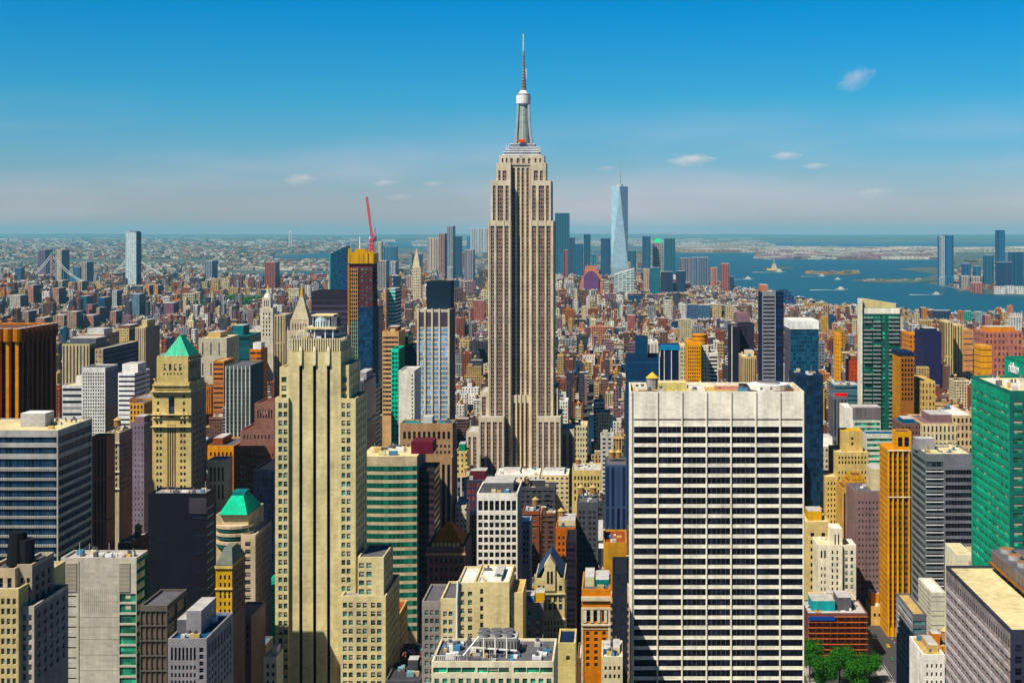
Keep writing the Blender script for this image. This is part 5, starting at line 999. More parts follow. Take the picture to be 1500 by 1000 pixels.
def wwed():
    D=5200; b=Bld('office_building','white wedge-roofed building below the needle skyscraper','office building',915,D); b.reg(900,929,D,60,392,430); x0,x1=X(900,D),X(929,D)
    m=MB(); a=[(x0,D,0),(x1,D,0),(x1,D,Z(393,D)),(x0,D,Z(402,D))]; q=[(x,y+60,z) for x,y,z in a]; c=(.55,.62,.60)
    m.quad(a,[(0,0),(60,0),(60,100),(0,100)],c,(.1,.2,.22),(12,8,.8,.6)); m.quad([a[3],a[2],q[2],q[3]],[(0,0)]*4,'white'); m.quad([a[1],q[1],q[2],a[2]],[(0,0)]*4,(.1,.2,.25)); m.quad([q[0],a[0],a[3],q[3]],[(0,0)]*4,c); b.part(m,'wall')
wwed()
def mound():
    D=4700; b=Bld('office_building','dark navy rounded mass by the river edge right of the slim grey tower','office building',1155,D); b.reg(1140,1166,D,60,425,447); m=MB()
    for (a,c,y) in ((1140,1166,440),(1141,1164,434),(1142,1160,429),(1144,1156,425)): m.box(X(a,D),X(c,D),D+(440-y)*2,D+70,0,Z(y,D),(.015,.04,.12),'navy',(.05,.12,.25),(12,9,.5,.4))
    b.part(m,'wall')
mound()
# --- bridges
def bridge(label,D,t1,t2,ytop,ydeck,x0,x1,col):
    o=bpy.data.objects.new('suspension_bridge',None); COL.objects.link(o); o.location=(X(t1,D),D,0); tag(o,label,'bridge'); zt=Z(ytop,D); zd=Z(ydeck,D)
    for t in (t1,t2):
        m=MB(); x=X(t,D)
        for s in (-1,1): m.box(x-6,x+6,D+s*14-3,D+s*14+3,0,zt,(.30,.20,.22))
        for z in (zt-4,zt-30): m.box(x-4,x+4,D-14,D+14,z-4,z,(.30,.20,.22))
        for s in (-1,1): m.cyl(x,D+s*14,zt,zt+10,5,1,'copper',6)
        m.build('tower',None,o)
    MB().box(X(x0,D),X(x1,D),D-13,D+13,zd-5,zd,col).build('deck',None,o)
    xa,xb=X(t1,D),X(t2,D)
    for s in (-1,1):
        m=MB(); pts=[]
        for i in range(13): f=i/12; pts.append((X(x0+6,D)+(xa-X(x0+6,D))*f,D+s*14,zd+(zt-zd)*f**1.6))
        for i in range(25): f=i/24; pts.append((xa+(xb-xa)*f,D+s*14,zd+3+(zt-zd-3)*(2*f-1)**2))
        for i in range(13): f=i/12; pts.append((xb+(X(x1-6,D)-xb)*f,D+s*14,zd+(zt-zd)*(1-f)**1.6))
        for a,b_ in zip(pts,pts[1:]): m.bar(a,b_,1.9,col)
        m.build('cable',None,o)
        m=MB()
        for p in pts[::2]: m.bar((p[0],p[1],zd),p,.4,col)
        m.build('hanger',None,o)
bridge('suspension bridge with two towers and sagging pale cables on the far left',6900,77,191,372,414.5,20,285,(.55,.58,.55))
o=bpy.data.objects.new('bridge_tower',None); COL.objects.link(o); D=24000; o.location=(X(425,D),D,0); tag(o,'faint pale twin-legged bridge tower on the left horizon','bridge tower')
m=MB(); 
for s in (-1,1): m.box(X(425,D)+s*18-8,X(425,D)+s*18+8,D,D+20,0,Z(339,D),(.55,.58,.58))
m.build('leg',None,o); MB().box(X(425,D)-26,X(425,D)+26,D+2,D+18,Z(341,D),Z(338,D),(.55,.58,.58)).build('crossbeam',None,o)
# --- statue
def statue():
    D=9400; o=bpy.data.objects.new('statue',None); COL.objects.link(o); x=X(1134,D); o.location=(x,D,3); tag(o,'small robed statue with a raised arm on a stone pedestal on an island','statue'); 
    m=MB(); m.cyl(x,D,3,12,52,48,'tan',11); m.frus(x-18,x+18,D-18,D+18,12,46,.6,.6,(.45,.38,.28)); m.build('pedestal',None,o)
    m=MB(); m.cyl(x,D,46,72,7.5,5.5,(.16,.32,.28),12); m.cyl(x,D,72,80,5.5,3,(.16,.32,.28),12); m.cyl(x,D,80,86,2.6,2.2,(.16,.32,.28),10)
    for i in range(7): a=math.pi*i/6; m.bar((x,D-1,85),(x+5*math.cos(a),D-1,85+5*math.sin(a)),.4,(.16,.32,.28))
    m.bar((x-4,D,77),(x-7,D,92),1.6,(.16,.32,.28),8); m.bar((x+4,D-2,76),(x+6,D-4,66),1.6,(.16,.32,.28),8); m.build('figure',None,o)
    m=MB(); m.bar((x-7,D,92),(x-7.2,D,97),.9,'gold',8); m.cyl(x-7.2,D,97,101,1.6,.2,'gold',8,False); m.build('torch',None,o)
statue()
# --- boats
def boat(px,py,L_,label,wake=True):
    x,D=G(px,py); o=bpy.data.objects.new('boat',None); COL.objects.link(o); o.location=(x,D,1); tag(o,label,'boat','boats on the bay'); w=L_*.2
    m=MB(); hull=[(-L_/2,-w/2),(L_*.25,-w/2),(L_/2,0),(L_*.25,w/2),(-L_/2,w/2)]; hi=[(x+a*1.05,D+b*1.1,1+L_*.09) for a,b in hull]; lo_=[(x+a*.95,D+b*.8,.9) for a,b in hull]
    for i in range(5): j=(i+1)%5; m.quad([lo_[i],lo_[j],hi[j],hi[i]],[(0,0)]*4,'white')
    m.quad(hi,[(0,0)]*5,'lgrey'); m.build('hull',None,o); MB().box(x-L_*.3,x+L_*.15,D-w*.35,D+w*.35,1+L_*.09,1+L_*.19,'white',pat=(L_*.06,L_*.1,.6,.5),glass='navy' if False else (.01,.03,.08)).box(x-L_*.2,x,D-w*.25,D+w*.25,1+L_*.19,1+L_*.26,'white').build('cabin',None,o)
    if wake: m=MB(); m.quad([(x-L_*.5,D-w*.5,1.25),(x-L_*.5,D+w*.5,1.25),(x-L_*2.6,D+w*2.2,1.25),(x-L_*2.6,D-w*2.2,1.25)],[(0,0)]*4,(.55,.62,.64)); m.build('wake',None,o)
boat(1097,409.5,60,'small white ferry with a wake left of the islands, nearest the downtown cluster'); boat(1143,399,70,'white boat right below the statue island')
boat(1205,405,50,'tiny white boat at the left tip of the fort island'); boat(1233,425,55,'white ferry crossing open water, above the tall green balcony tower'); boat(1373,432,45,'small white boat with a pale wake below the bright blue shore tower')
boat(1467,459,70,'white ferry close to the near shore at far right'); boat(1228,410,45,'small sailing boat above the white crossing ferry',False)
# ================================================================== GROUND, WATER, ISLANDS, HILLS
def land_mat():
    m=bpy.data.materials.new('city_ground'); m.use_nodes=True; t=m.node_tree; b=t.nodes['Principled BSDF']; L=t.links.new
    ge=nn(t,'ShaderNodeNewGeometry'); sp=nn(t,'ShaderNodeSeparateXYZ'); L(ge.outputs['Position'],sp.inputs[0])
    n1=nn(t,'ShaderNodeTexNoise'); n1.inputs['Scale'].default_value=.004; n1.inputs['Detail'].default_value=10; n1.inputs['Roughness'].default_value=.72; L(ge.outputs['Position'],n1.inputs['Vector'])
    r=nn(t,'ShaderNodeValToRGB'); E=r.color_ramp.elements; E[0].position=.30; E[0].color=(.012,.05,.045,1); E[1].position=.68; E[1].color=(.18,.16,.14,1)
    for p,c in ((.45,(.03,.085,.065,1)),(.52,(.06,.10,.085,1)),(.60,(.10,.10,.09,1))): e=E.new(p); e.color=c
    L(n1.outputs[0],r.inputs[0]); mr=nn(t,'ShaderNodeMapRange'); mr.inputs[1].default_value=3800; mr.inputs[2].default_value=6500; L(sp.outputs[1],mr.inputs[0])
    mx=nn(t,'ShaderNodeMix',data_type='RGBA'); mx.inputs['A'].default_value=(.05,.05,.052,1); L(r.outputs[0],mx.inputs['B']); L(mr.outputs[0],mx.inputs['Factor']); L(mx.outputs['Result'],b.inputs['Base Color']); b.inputs['Roughness'].default_value=.95
    return m
def wat():
    m=bpy.data.materials.new('water'); m.use_nodes=True; t=m.node_tree; b=t.nodes['Principled BSDF']; L=t.links.new
    b.inputs['Base Color'].default_value=(.008,.075,.125,1); b.inputs['Roughness'].default_value=.42; b.inputs['Specular IOR Level'].default_value=.35
    ge=nn(t,'ShaderNodeNewGeometry'); n=nn(t,'ShaderNodeTexNoise'); n.inputs['Scale'].default_value=.02; n.inputs['Detail'].default_value=6; L(ge.outputs['Position'],n.inputs['Vector']); bp=nn(t,'ShaderNodeBump'); bp.inputs['Strength'].default_value=.5; bp.inputs['Distance'].default_value=6; L(n.outputs[0],bp.inputs['Height']); L(bp.outputs[0],b.inputs['Normal'])
    n2=nn(t,'ShaderNodeTexNoise'); n2.inputs['Scale'].default_value=.0012; n2.inputs['Detail'].default_value=5; mp=nn(t,'ShaderNodeMapping'); mp.inputs['Scale'].default_value=(.35,1,1); L(ge.outputs['Position'],mp.inputs[0]); L(mp.outputs[0],n2.inputs['Vector'])
    r=nn(t,'ShaderNodeMix',data_type='RGBA'); r.inputs['A'].default_value=(.002,.055,.11,1); r.inputs['B'].default_value=(.003,.10,.15,1); L(n2.outputs[0],r.inputs['Factor']); L(r.outputs['Result'],b.inputs['Base Color']); return m
WM=wat(); LM=land_mat()
m=MB(); m.quad([(-60000,-2500,0),(60000,-2500,0),(60000,70000,0),(-60000,70000,0)],[(0,0)]*4,'grey'); tag(m.build('ground',LM),kind='structure')
def poly(name,pts,z,mat=None,col='tan',kind='structure',thick=0):
    m=MB(); g=[(*G(a,b),z) for a,b in pts]
    if sum(g[i][0]*g[(i+1)%len(g)][1]-g[(i+1)%len(g)][0]*g[i][1] for i in range(len(g)))<0: g=g[::-1]
    m.quad(g,[(0,0)]*len(g),col)
    if thick:
        for i in range(len(g)): j=(i+1)%len(g); a,b=g[i],g[j]; m.quad([(a[0],a[1],z-thick),(b[0],b[1],z-thick),b,a],[(0,0)]*4,col)
    return tag(m.build(name,mat),kind=kind)
SHORE=[(1065,421),(1140,436),(1210,452),(1300,459),(1400,467),(1500,476),(1900,510)]
bay=[(560,410),(1060,412)]+SHORE+[(2300,470),(1800,445),(1500,432),(1440,431),(1390,421),(1362,416),(1358,408),(1372,398),(1376,381),(1240,381),(1110,379),(1105,371),(960,370.5),(700,364),(640,366),(560,372),(520,380),(505,395)]
poly('bay_water',bay,.6,WM); poly('river_water',[(-300,417),(300,419),(560,411.8),(505,398),(430,399),(300,406),(-300,405)],.6,WM)
poly('channel_water',[(398,381.5),(510,376),(560,371.5),(480,370.5),(398,376)],.6,WM); poly('outer_bay_water',[(560,364),(640,363),(1100,362),(1600,366),(1600,354.5),(1100,352.5),(545,352.5)],.5,WM)
poly('channel_water',[(430,361.5),(560,360.5),(560,357.5),(440,358.5)],.6,WM)
poly('statue_island',[(1114,394),(1135,395.5),(1160,394),(1168,392.3),(1140,391.8),(1118,392.8)],2.5,LM,thick=3); poly('fort_island',[(1175,399),(1200,403),(1240,404),(1264,401.5),(1258,398.8),(1225,397.8),(1190,397.5)],2.5,LM,thick=3)
poly('sand_spit',[(1247,411),(1290,414),(1340,415),(1374,411),(1370,406.5),(1330,409),(1290,408.5),(1262,409)],2.5,LM,thick=3); poly('shoal',[(1316,394.5),(1345,398),(1376,402),(1376,392),(1345,391.5)],2.0,LM,thick=2)
poly('park_lawn',[(290,445),(350,458),(395,440),(350,432)],.4,simple('lawn_grass',(.03,.10,.02),.9))
rg=random.Random(3); m=MB()
for (D,lo_,hi_,seed) in ((52000,90,160,1),(40000,40,110,2),(64000,160,215,5)):
    n=240; prev=None; r=random.Random(seed); hh=[lo_+(hi_-lo_)*(.5+.28*math.sin(i*.07+seed)+.15*math.sin(i*.23+seed*2)+.12*r.random()) for i in range(n+1)]
    for i in range(n):
        xa=-D*.6+i*D*1.1/n; xb=xa+D*1.1/n; m.quad([(xa,D-1800,0),(xb,D-1800,0),(xb,D,hh[i+1]),(xa,D,hh[i])],[(0,0)]*4,(.05,.09,.06)); m.quad([(xb,D+1800,0),(xa,D+1800,0),(xa,D,hh[i]),(xb,D,hh[i+1])],[(0,0)]*4,(.05,.09,.06))
tag(m.build('hills',simple('wooded_hills',(.045,.075,.05),.95,0,.4,.0006)),kind='structure')
# road past the trees
m=MB(); m.box(84,112,500,2500,-.5,.25,(.05,.05,.052),faces='T'); m.build('avenue_road',simple('asphalt',(.05,.05,.053),.9,0,.25,.2))['kind']='structure'
m=MB()
for i in range(120): 
    for x in (91,98,105): m.box(x-.08,x+.08,500+i*9,503+i*9,.2,.256,(.7,.7,.66),faces='T')
tag(m.build('lane_marking'),kind='structure')
m=MB(); 
for a,b_ in ((79.5,84),(112,116.5)): m.box(a,b_,500,2500,-.2,.4,(.30,.29,.27),faces='LRTF')
tag(m.build('pavement'),kind='structure')
# ================================================================== ORDINARY CITY BLOCKS
rnd=random.Random(11)
WC=[('brick red',(.25,.085,.05)),('orange brick',(.50,.19,.05)),('tan',(.50,.36,.17)),('cream',(.62,.54,.36)),('grey',(.26,.26,.28)),('white',(.70,.69,.64)),('brown',(.16,.085,.06)),('dark blue glass',(.02,.06,.12)),('mauve',(.24,.15,.17)),('ochre',(.58,.36,.09)),('salmon',(.50,.24,.15)),('charcoal',(.07,.07,.085))]
RC=[('white',(.70,.69,.64)),('pale grey',(.34,.34,.35)),('dark',(.05,.05,.06)),('tan',(.42,.31,.16)),('reddish',(.30,.09,.05)),('silver',(.50,.55,.58)),('green',(.03,.22,.10)),('blue-grey',(.14,.24,.32))]
heroes=sorted(SEEN,key=lambda r:r[4])
def inwater(x,y):
    px=PX+x/y*F; py=PY+F*CH/y
    if py>510: return False
    pts=SHORE
    for (a,b_),(c,d) in zip(pts,pts[1:]):
        if a<=px<=c: return py<b_+(d-b_)*(px-a)/(c-a)+1.5
    if px<1065: return py<418
    return px>1900
GEN=[]
def ok(x0,x1,y0,y1):
    for (a,b_,c,d) in FOOT:
        if x0<b_+1 and x1>a-1 and y0<d+1 and y1>c-1: return False
    return True
row=0; y=470.0
while y<7000:
    row+=1; street=16 if y<4500 else 14
    for half in (0,1):
        dep=28; y0=y+half*31; y1=y0+dep; yy=y0
        x=-.54*y1-40; xe=.43*y1+40
        while x<xe:
            w=rnd.choice((8,11,14,18,22,28)) if y<1500 else (rnd.choice((6,7,8,10,12,15,19,28)) if y<4300 else rnd.choice((11,16,22,34)))
            if y>4300: w*=1.15
            y0=yy+rnd.uniform(0,5) ; y1=yy+rnd.uniform(17,30); x0,x1=x,x+w; x=x1+ (0 if rnd.random()<.72 else rnd.choice((2,5,9)))
            if rnd.random()<.07: continue
            g=95+278*round((x0+w/2-95)/278) if x0>-30 else -170-139*round((-170-(x0+w/2))/139)
            if y<2400 and (abs(x0+w/2-98)<17+w/2 or (abs(x0+w/2-g)<10+w/2)): continue
            pa,pb=PX+x0/y0*F,PX+x1/y0*F
            if pb<-160 or pa>1760: continue
            if inwater((x0+x1)/2,y0): continue
            if 290<(pa+pb)/2<395 and 432<PY+F*CH/y0<458: continue
            if not ok(x0,x1,y0,y1): continue
            u=rnd.random()
            if y<1000: h=rnd.uniform(22,62) if u<.8 else rnd.uniform(60,92)
            elif y<1650: h=rnd.uniform(20,55) if u<.8 else rnd.uniform(50,90)
            elif y<2600: h=rnd.uniform(13,42) if u<.82 else rnd.uniform(42,74)
            elif y<4300: h=rnd.uniform(10,30) if u<.84 else rnd.uniform(30,66)
            else: h=rnd.uniform(14,40) if u<.8 else rnd.uniform(40,85)
            if y>4300 and pa<520: h=rnd.uniform(10,30) if u<.7 else rnd.uniform(40,70)
            if pa>1000 and y>3800: h=min(h,rnd.uniform(12,30))
            if 930<pa<1290 and y<840 and y>700: h=min(h,40)
            # never hide the visible part of a tower behind
            lim=1e9
            for (a,b_,yt,yb,DD,sh,rt) in heroes:
                if DD>y0 and pb>a+1 and pa<b_-1: lim=min(lim,CH-(yb-PY)/F*y0)
            h=min(h,lim)
            if 1155<pb and pa<1330 and y0<835: 
                if y0<800 or True: continue
            if h<7: continue
            GEN.append([x0,x1,y0,y1,h])
    y+=62+street
# visibility by a coarse z-buffer
ZW,ZH=750,500; zb_=np.zeros((ZH,ZW),bool); items=[]
for r in SEEN: items.append((r[4],0,(r[0],r[1],r[2],999),None))
for i,(x0,x1,y0,y1,h) in enumerate(GEN):
    ps=[PX+a/b_*F for a in (x0,x1) for b_ in (y0,y1)]; items.append((y0,1,(min(ps),max(ps),PY+(CH-h)/y1*F,PY+CH/y0*F),i))
items.sort(key=lambda t:t[0]); vis=np.zeros(len(GEN))
for D,kd,(a,b_,c,d),i in items:
    xa,xb=int(max(0,a/2)),int(min(ZW,math.ceil(b_/2))); ya,yb=int(max(0,c/2)),int(min(ZH,math.ceil(d/2)))
    if xb<=xa or yb<=ya: continue
    s=zb_[ya:yb,xa:xb]
    if kd: vis[i]=(~s).sum()
    s[:]=True
order=np.argsort(-vis); IND=set(int(i) for i in order[:300] if vis[i]>3)
print('generic',len(GEN),'visible',int((vis>0).sum()),'individual',len(IND))
land=[r for r in SEEN if r[5]]
used=set(); stuffB={}; farB=MB()
def cw(px,y):
    if px>1180: w=(4,4,6,3,2,2,4,1,2,2.5,2,2)
    elif px<560: w=(6,1,3,3,5,4.5,5,1.5,4,.3,2,5)
    else: w=(6,1,4,3.5,5,4.5,6,1.5,2.5,.5,1.6,6)
    if y<1000: w=tuple(a*b for a,b in zip(w,(1,1,2,2,2,1,2,1,1,1,.5,3)))
    return rnd.choices(WC,w)[0]
for i,(x0,x1,y0,y1,h) in enumerate(GEN):
    if vis[i]<=0 and y0<3500:
        farB.box(x0,x1,y0,y1,0,h,rnd.choice(WC)[1],rnd.choice(RC)[1],(.02,.025,.045),(3.4,3.7,.5,.55),faces='FLRT'); continue
    pc=PX+(x0+x1)/2/y0*F; cn,wc=cw(pc,y0); rn,rc=rnd.choices(RC,(3.5,3,6,3,2,2,.4,1))[0]
    v=rnd.uniform(.8,1.2); wc=tuple(min(.85,c*v) for c in wc); fl=rnd.uniform(3.3,3.9); pu=rnd.uniform(2.4,4.2); fu,fv=rnd.uniform(.42,.68),rnd.uniform(.5,.66)
    st=rnd.random()
    if st<.12: fu=.97
    elif st<.22: fv=.96
    if y0>2200: pu*=1.5; fl*=1.4
    if y0>4200: pu*=1.6; fl*=1.6
    pat=(pu,fl,fu,fv); gl=(.02,.025,.045) if cn!='dark blue glass' else (.01,.04,.10)
    two=rnd.random()<.25 and h>26 and (x1-x0)>14; tankf=rnd.random()<(.4 if y0<3000 else .06); bulkf=rnd.random()<.75
    bw=(x1-x0)*rnd.uniform(.2,.4); bx=rnd.uniform(x0+1,x1-bw-1); by=rnd.uniform(y0+4,y1-9); bh=rnd.uniform(3,6)
    tx,ty=rnd.uniform(x0+3,max(x0+3.1,x1-3)),rnd.uniform(y0+3,y1-4)
    if i not in IND:
        m=farB; hh=h*.75 if two else h; m.box(x0,x1,y0,y1,0,hh,wc,rc,gl,pat,faces='FLRT')
        if two: m.box(x0+2,x1-2,y0+4,y1-3,hh,h,wc,rc,gl,pat,faces='FLRT')
        if bulkf: m.box(bx,bx+bw,by,by+6,h if not two else h,h+bh,tuple(c*.8 for c in wc) if rnd.random()<.5 else (.5,.5,.48),(.5,.5,.5),faces='FLRT')
        if y0<4600:
            for q in range(rnd.randint(2,6) if y0<3200 else rnd.randint(1,3)): a=rnd.uniform(x0+1,x1-3); c=rnd.uniform(y0+1,y1-4); m.box(a,a+rnd.uniform(1,3),c,c+2.5,h,h+rnd.uniform(1,2.5),rnd.choice(((.7,.7,.68),(.2,.2,.2),(.5,.40,.25),(.03,.03,.04),(.3,.1,.06),(.62,.6,.55))),faces='FLRT')
        if tankf: m.cyl(tx,ty,h+2,h+6,2,2,(.30,.18,.10),7,False); m.cyl(tx,ty,h+6,h+8,2.3,.01,(.45,.32,.16),7,False)
        continue
    nm='brick_building' if cn in('brick red','orange brick','salmon') else ('glass_building' if 'glass' in cn else ('loft_building' if h<45 else 'apartment_building'))
    ct=nm.replace('_',' '); pyc=PY+(CH-h)/y0*F
    b=Bld(nm,None,ct,pc,y0,'ordinary city buildings between the towers'); b.root.location=((x0+x1)/2,y0,0)
    hh=h*.75 if two else h; m=MB(); real=y0<1250 and cn!='dark blue glass'
    if real:
        p0,p1=PX+x0/y0*F,PX+x1/y0*F; pt=PY+(CH-hh)/y0*F; k=y0/F; nw=max(2,int((x1-x0-1.5)/rnd.choice((2.9,3.3,3.8,4.4)))); rows=min(int(hh/3.8)-1,16); fr=rnd.choice((.46,.52,.6)); top=rnd.choice((.6,.9,1.3))/k; pi=3.7/k
        pan=[W(p0+.7/k,p1-.7/k,nw,fr,pt+top,pi,rnd.choice((.5,.56,.62)),rows)]
        if x0>0: b.vol(p0,p1,pt,y0,y1-y0,999,wc,rc,F=pan,Lf=[W(.05,.95,max(2,int((y1-y0)/3.8)),.45,pt+top,pi,.5,rows)],pane=rnd.choice('dddtk'),rec=.35,reg=False)
        else: b.vol(p0,p1,pt,y0,y1-y0,999,wc,rc,F=pan,Rt=[W(.05,.95,max(2,int((y1-y0)/3.8)),.45,pt+top,pi,.5,rows)],pane=rnd.choice('dddtk'),rec=.35,reg=False)
        b.panes()
        for zz in ((hh-.5,hh-rnd.choice((4.2,8))) if rnd.random()<.6 else ()): m.box(x0-.3,x1+.3,y0-.45,y0-.01,zz-.35,zz,tuple(min(.8,q*1.25) for q in wc))
        if rnd.random()<.35: 
            fx=rnd.uniform(x0+1,x1-4)
            for q in range(min(rows,9)): zz=hh-4-q*3.7; m.box(fx,fx+2.8,y0-1.1,y0-.012,zz,zz+.12,(.05,.045,.045)); m.box(fx,fx+2.8,y0-1.12,y0-1.06,zz+.9,zz+1,(.05,.045,.045))
    else: m.box(x0,x1,y0,y1,0,hh,wc,glass=gl,pat=pat,faces='FBLR')
    t=.5 if not real else .61
    for (a,c,d,e_) in ((x0,x1,y0,y0+t),(x0,x1,y1-t,y1),(x0,x0+t,y0+t,y1-t),(x1-t,x1,y0+t,y1-t)): m.box(a,c,d,e_,hh+(1.001 if real else 0),hh+1.2,tuple(min(.8,q*1.15) for q in wc))
    if rnd.random()<.5 and not real: m.box(x0-.4,x1+.4,y0-.6,y0-.01,hh-1.2,hh-.2,tuple(min(.8,q*1.2) for q in wc))
    b.part(m,'wall' if not real else 'trim'); b.roof=b.roof if real else b.part(MB().box(x0+t,x1-t,y0+t,y1-t,hh,hh+.25,rc),'roof')
    if two: b.part(MB().box(x0+2.5,x1-2.5,y0+4,y1-3,hh+.3,h,wc,rc,gl,pat),'upper_storey')
    if bulkf: b.part(MB().box(bx,bx+bw,by,by+6,h+.3,h+bh,tuple(c*.85 for c in wc),'lgrey'),'roof_bulkhead',sub=True)
    if tankf: b.tank(tx,ty,h+.3)
    if y0<1500:
        m=MB()
        for q in range(rnd.randint(4,9)): a=rnd.uniform(x0+1,x1-3.5); c=rnd.uniform(y0+1,y1-4); m.box(a,a+rnd.uniform(.8,3),c,c+rnd.uniform(1,3),h+.26,h+rnd.uniform(1,2.6),rnd.choice(((.6,.62,.62),(.3,.3,.3),(.5,.42,.3),(.1,.1,.12),(.2,.35,.4))))
        if not two: tag(b.part(m,'roof_equipment'),kind='stuff')
    # a label that singles it out, by looks and by the nearest landmark
    cand=sorted(land,key=lambda r:abs((r[0]+r[1])/2-pc)+abs((r[2]+min(r[3],999))/2-pyc)*1.2)[:14]
    sz='low' if h<20 else ('mid-height' if h<42 else 'tall'); wd_='narrow' if x1-x0<13 else ('wide' if x1-x0>26 else '')
    done=False
    for qual in range(4):
        for r in cand:
            cx_=(r[0]+r[1])/2; cy_=(r[2]+min(r[3],999))/2; rel=('left of' if pc<r[0] else ('right of' if pc>r[1] else ('beyond' if y0>r[4] else 'in front of')))
            bits=[sz]+([wd_] if wd_ else [])+[cn,'building']
            ex=rn+' roof' if qual<2 else rn+'-roofed top'
            lab=' '.join(bits)+' with '+(rn+' roof')+(' and water tank' if tankf and qual!=1 else (' and setback' if two and qual!=1 else ''))+(', far' if y0>2600 else ',')+' '+rel+' the '+r[5]
            if qual==3: lab=lab.replace(', ',', lower in view, ' if pyc>cy_ else ', higher in view, ',1)
            if lab not in used and len(lab.split())<=16: used.add(lab); done=True; break
        if done: break
    if not done:
        for r in cand+land:
            lab=f"{sz} {cn} building {'left of' if pc<r[0] else 'near'} the {r[5]}"
            if lab not in used: used.add(lab); break
    b.root['label']=lab
tag(farB.build('distant_buildings'),'small rooftops and low buildings filling the city out to the bay','distant buildings',kind='stuff')
# far shores: low sheds, terraces, tanks
m=MB(); r=random.Random(5)
def shed(px0,px1,py0,py1,n,smin,smax,hmin,hmax,cols):
    for _ in range(n):
        px=r.uniform(px0,px1); py=r.uniform(py0,py1); x,D=G(px,py); s=r.uniform(smin,smax)*D/8000; d=s*r.uniform(.4,1); h=r.uniform(hmin,hmax)*max(1,D/12000)
        c=r.choice(cols); v=r.uniform(.3,.95); c=tuple(min(.85,q*v) for q in c); m.box(x,x+s,D,D+d,0,h,c,r.choice(((.42,.38,.34),(.2,.18,.17),(.6,.58,.55),(.16,.12,.1),(.10,.13,.11))),(.05,.06,.08),(s/4,h/3,.4,.4),faces='FLRT')
BR=[(.45,.36,.30),(.55,.50,.42),(.36,.18,.14),(.20,.22,.25),(.6,.58,.54),(.35,.28,.22),(.15,.2,.16)]
BR2=[(.62,.56,.42),(.8,.76,.62),(.45,.18,.12),(.10,.16,.18),(.78,.78,.74),(.35,.26,.2),(.06,.1,.1)]
shed(-20,300,386,406,1500,9,26,8,20,BR2); shed(-20,510,362,371,2600,12,40,10,26,BR2); shed(-20,395,371,379.5,1100,10,34,8,24,BR2); shed(300,500,381,396,600,10,34,8,20,BR2); shed(-20,560,351,357.5,700,20,80,10,26,BR2); shed(-20,560,357,362,700,16,60,10,26,BR2)
shed(300,470,393,396,60,60,120,8,14,[(.8,.76,.66)]); shed(-20,560,353,372,40,14,34,22,48,[(.4,.2,.2),(.5,.45,.4),(.1,.2,.25)])
shed(545,960,372,402,900,20,60,10,30,BR); shed(960,1105,363,370,220,50,140,10,26,[(.6,.55,.45),(.5,.35,.28),(.7,.68,.6)])
shed(1105,1375,366,380,520,40,130,8,24,[(.75,.72,.6),(.5,.3,.3),(.35,.22,.3),(.8,.8,.75)]); shed(1105,1560,364.5,369.5,420,60,170,10,26,[(.8,.78,.62),(.8,.76,.7)]); shed(1377,1560,381,420,260,14,50,8,22,BR); shed(1390,1560,395,428,160,14,45,8,22,[(.5,.45,.38),(.6,.6,.55),(.45,.2,.16)])
shed(1180,1250,398.5,402,26,20,50,6,14,[(.6,.3,.15),(.6,.5,.35)]); shed(1262,1345,409.5,413.5,26,12,40,5,9,[(.6,.6,.55),(.5,.3,.2)]); shed(600,1100,352,361,260,60,200,10,24,[(.5,.45,.4),(.6,.58,.5)])
tag(m.build('far_shore_buildings'),'tiny sheds, terraces and tanks along the far shores','far buildings',kind='stuff')
# ================================================================== TREES
LEAF=simple('foliage',(.035,.14,.018),.7,0,.7,.25,.2); BARK=simple('bark',(.08,.055,.035),.9)
def leafmesh(cx,cy,z0,z1,rad,n,seed,size,m=None):
    r=random.Random(seed); m=m or MB(); bl=[(cx+r.uniform(-.6,.6)*rad,cy+r.uniform(-.6,.6)*rad,r.uniform(z0+(z1-z0)*.3,z1-rad*.4),rad*r.uniform(.35,.6)) for _ in range(13)]
    for i in range(n):
        bx,by,bz,br=r.choice(bl); d=Vector((r.gauss(0,1),r.gauss(0,1),r.gauss(0,1))).normalized(); p=Vector((bx,by,bz))+d*br*r.uniform(.6,1.08); a=(d+Vector((r.gauss(0,.5),r.gauss(0,.5),r.gauss(0,.5)))).normalized(); u=a.orthogonal().normalized(); v=a.cross(u); s=size*r.uniform(.6,1.3)
        g=r.uniform(.35,1.6); m.quad([tuple(p-u*s-v*s*.6),tuple(p+u*s-v*s*.6),tuple(p+u*s*.7+v*s),tuple(p-u*s*.7+v*s)],[(0,0)]*4,(.028*g,.12*g,.016*g))
    return m
for i,(px,D,h,rad,lab) in enumerate(((1186,790,25,9,'leafy green tree touching the white slab at the bottom edge'),(1208,770,22,8,'second leafy green tree from the white slab'),(1230,785,24,9.5,'big rounded green tree in the middle of the clump'),(1252,768,21,8,'leafy green tree right of the big rounded one'),(1274,790,17,7.5,'low green tree at the right end of the clump'),(1218,735,17,8,'front tree cropped by the bottom edge, left'),(1262,728,14,8,'front tree cropped by the bottom edge, right'))):
    x=X(px,D); o=bpy.data.objects.new('park_tree',None); COL.objects.link(o); o.location=(x,D,0); tag(o,lab,'tree','park trees at the bottom edge')
    leafmesh(x,D,3,h,rad,7500,i,.30).build('crown',FAC,o); t=MB(); t.cyl(x,D,0,h*.5,.6,.35,(.09,.06,.04),8); rr=random.Random(i)
    for q in range(6): a=rr.uniform(0,6.28); t.bar((x,D,h*.35+q*.6),(x+math.cos(a)*rad*.6,D+math.sin(a)*rad*.6,h*.7),.2,(.09,.06,.04),5)
    t.build('trunk',BARK,o)
m=MB(); r=random.Random(9); cnt=0
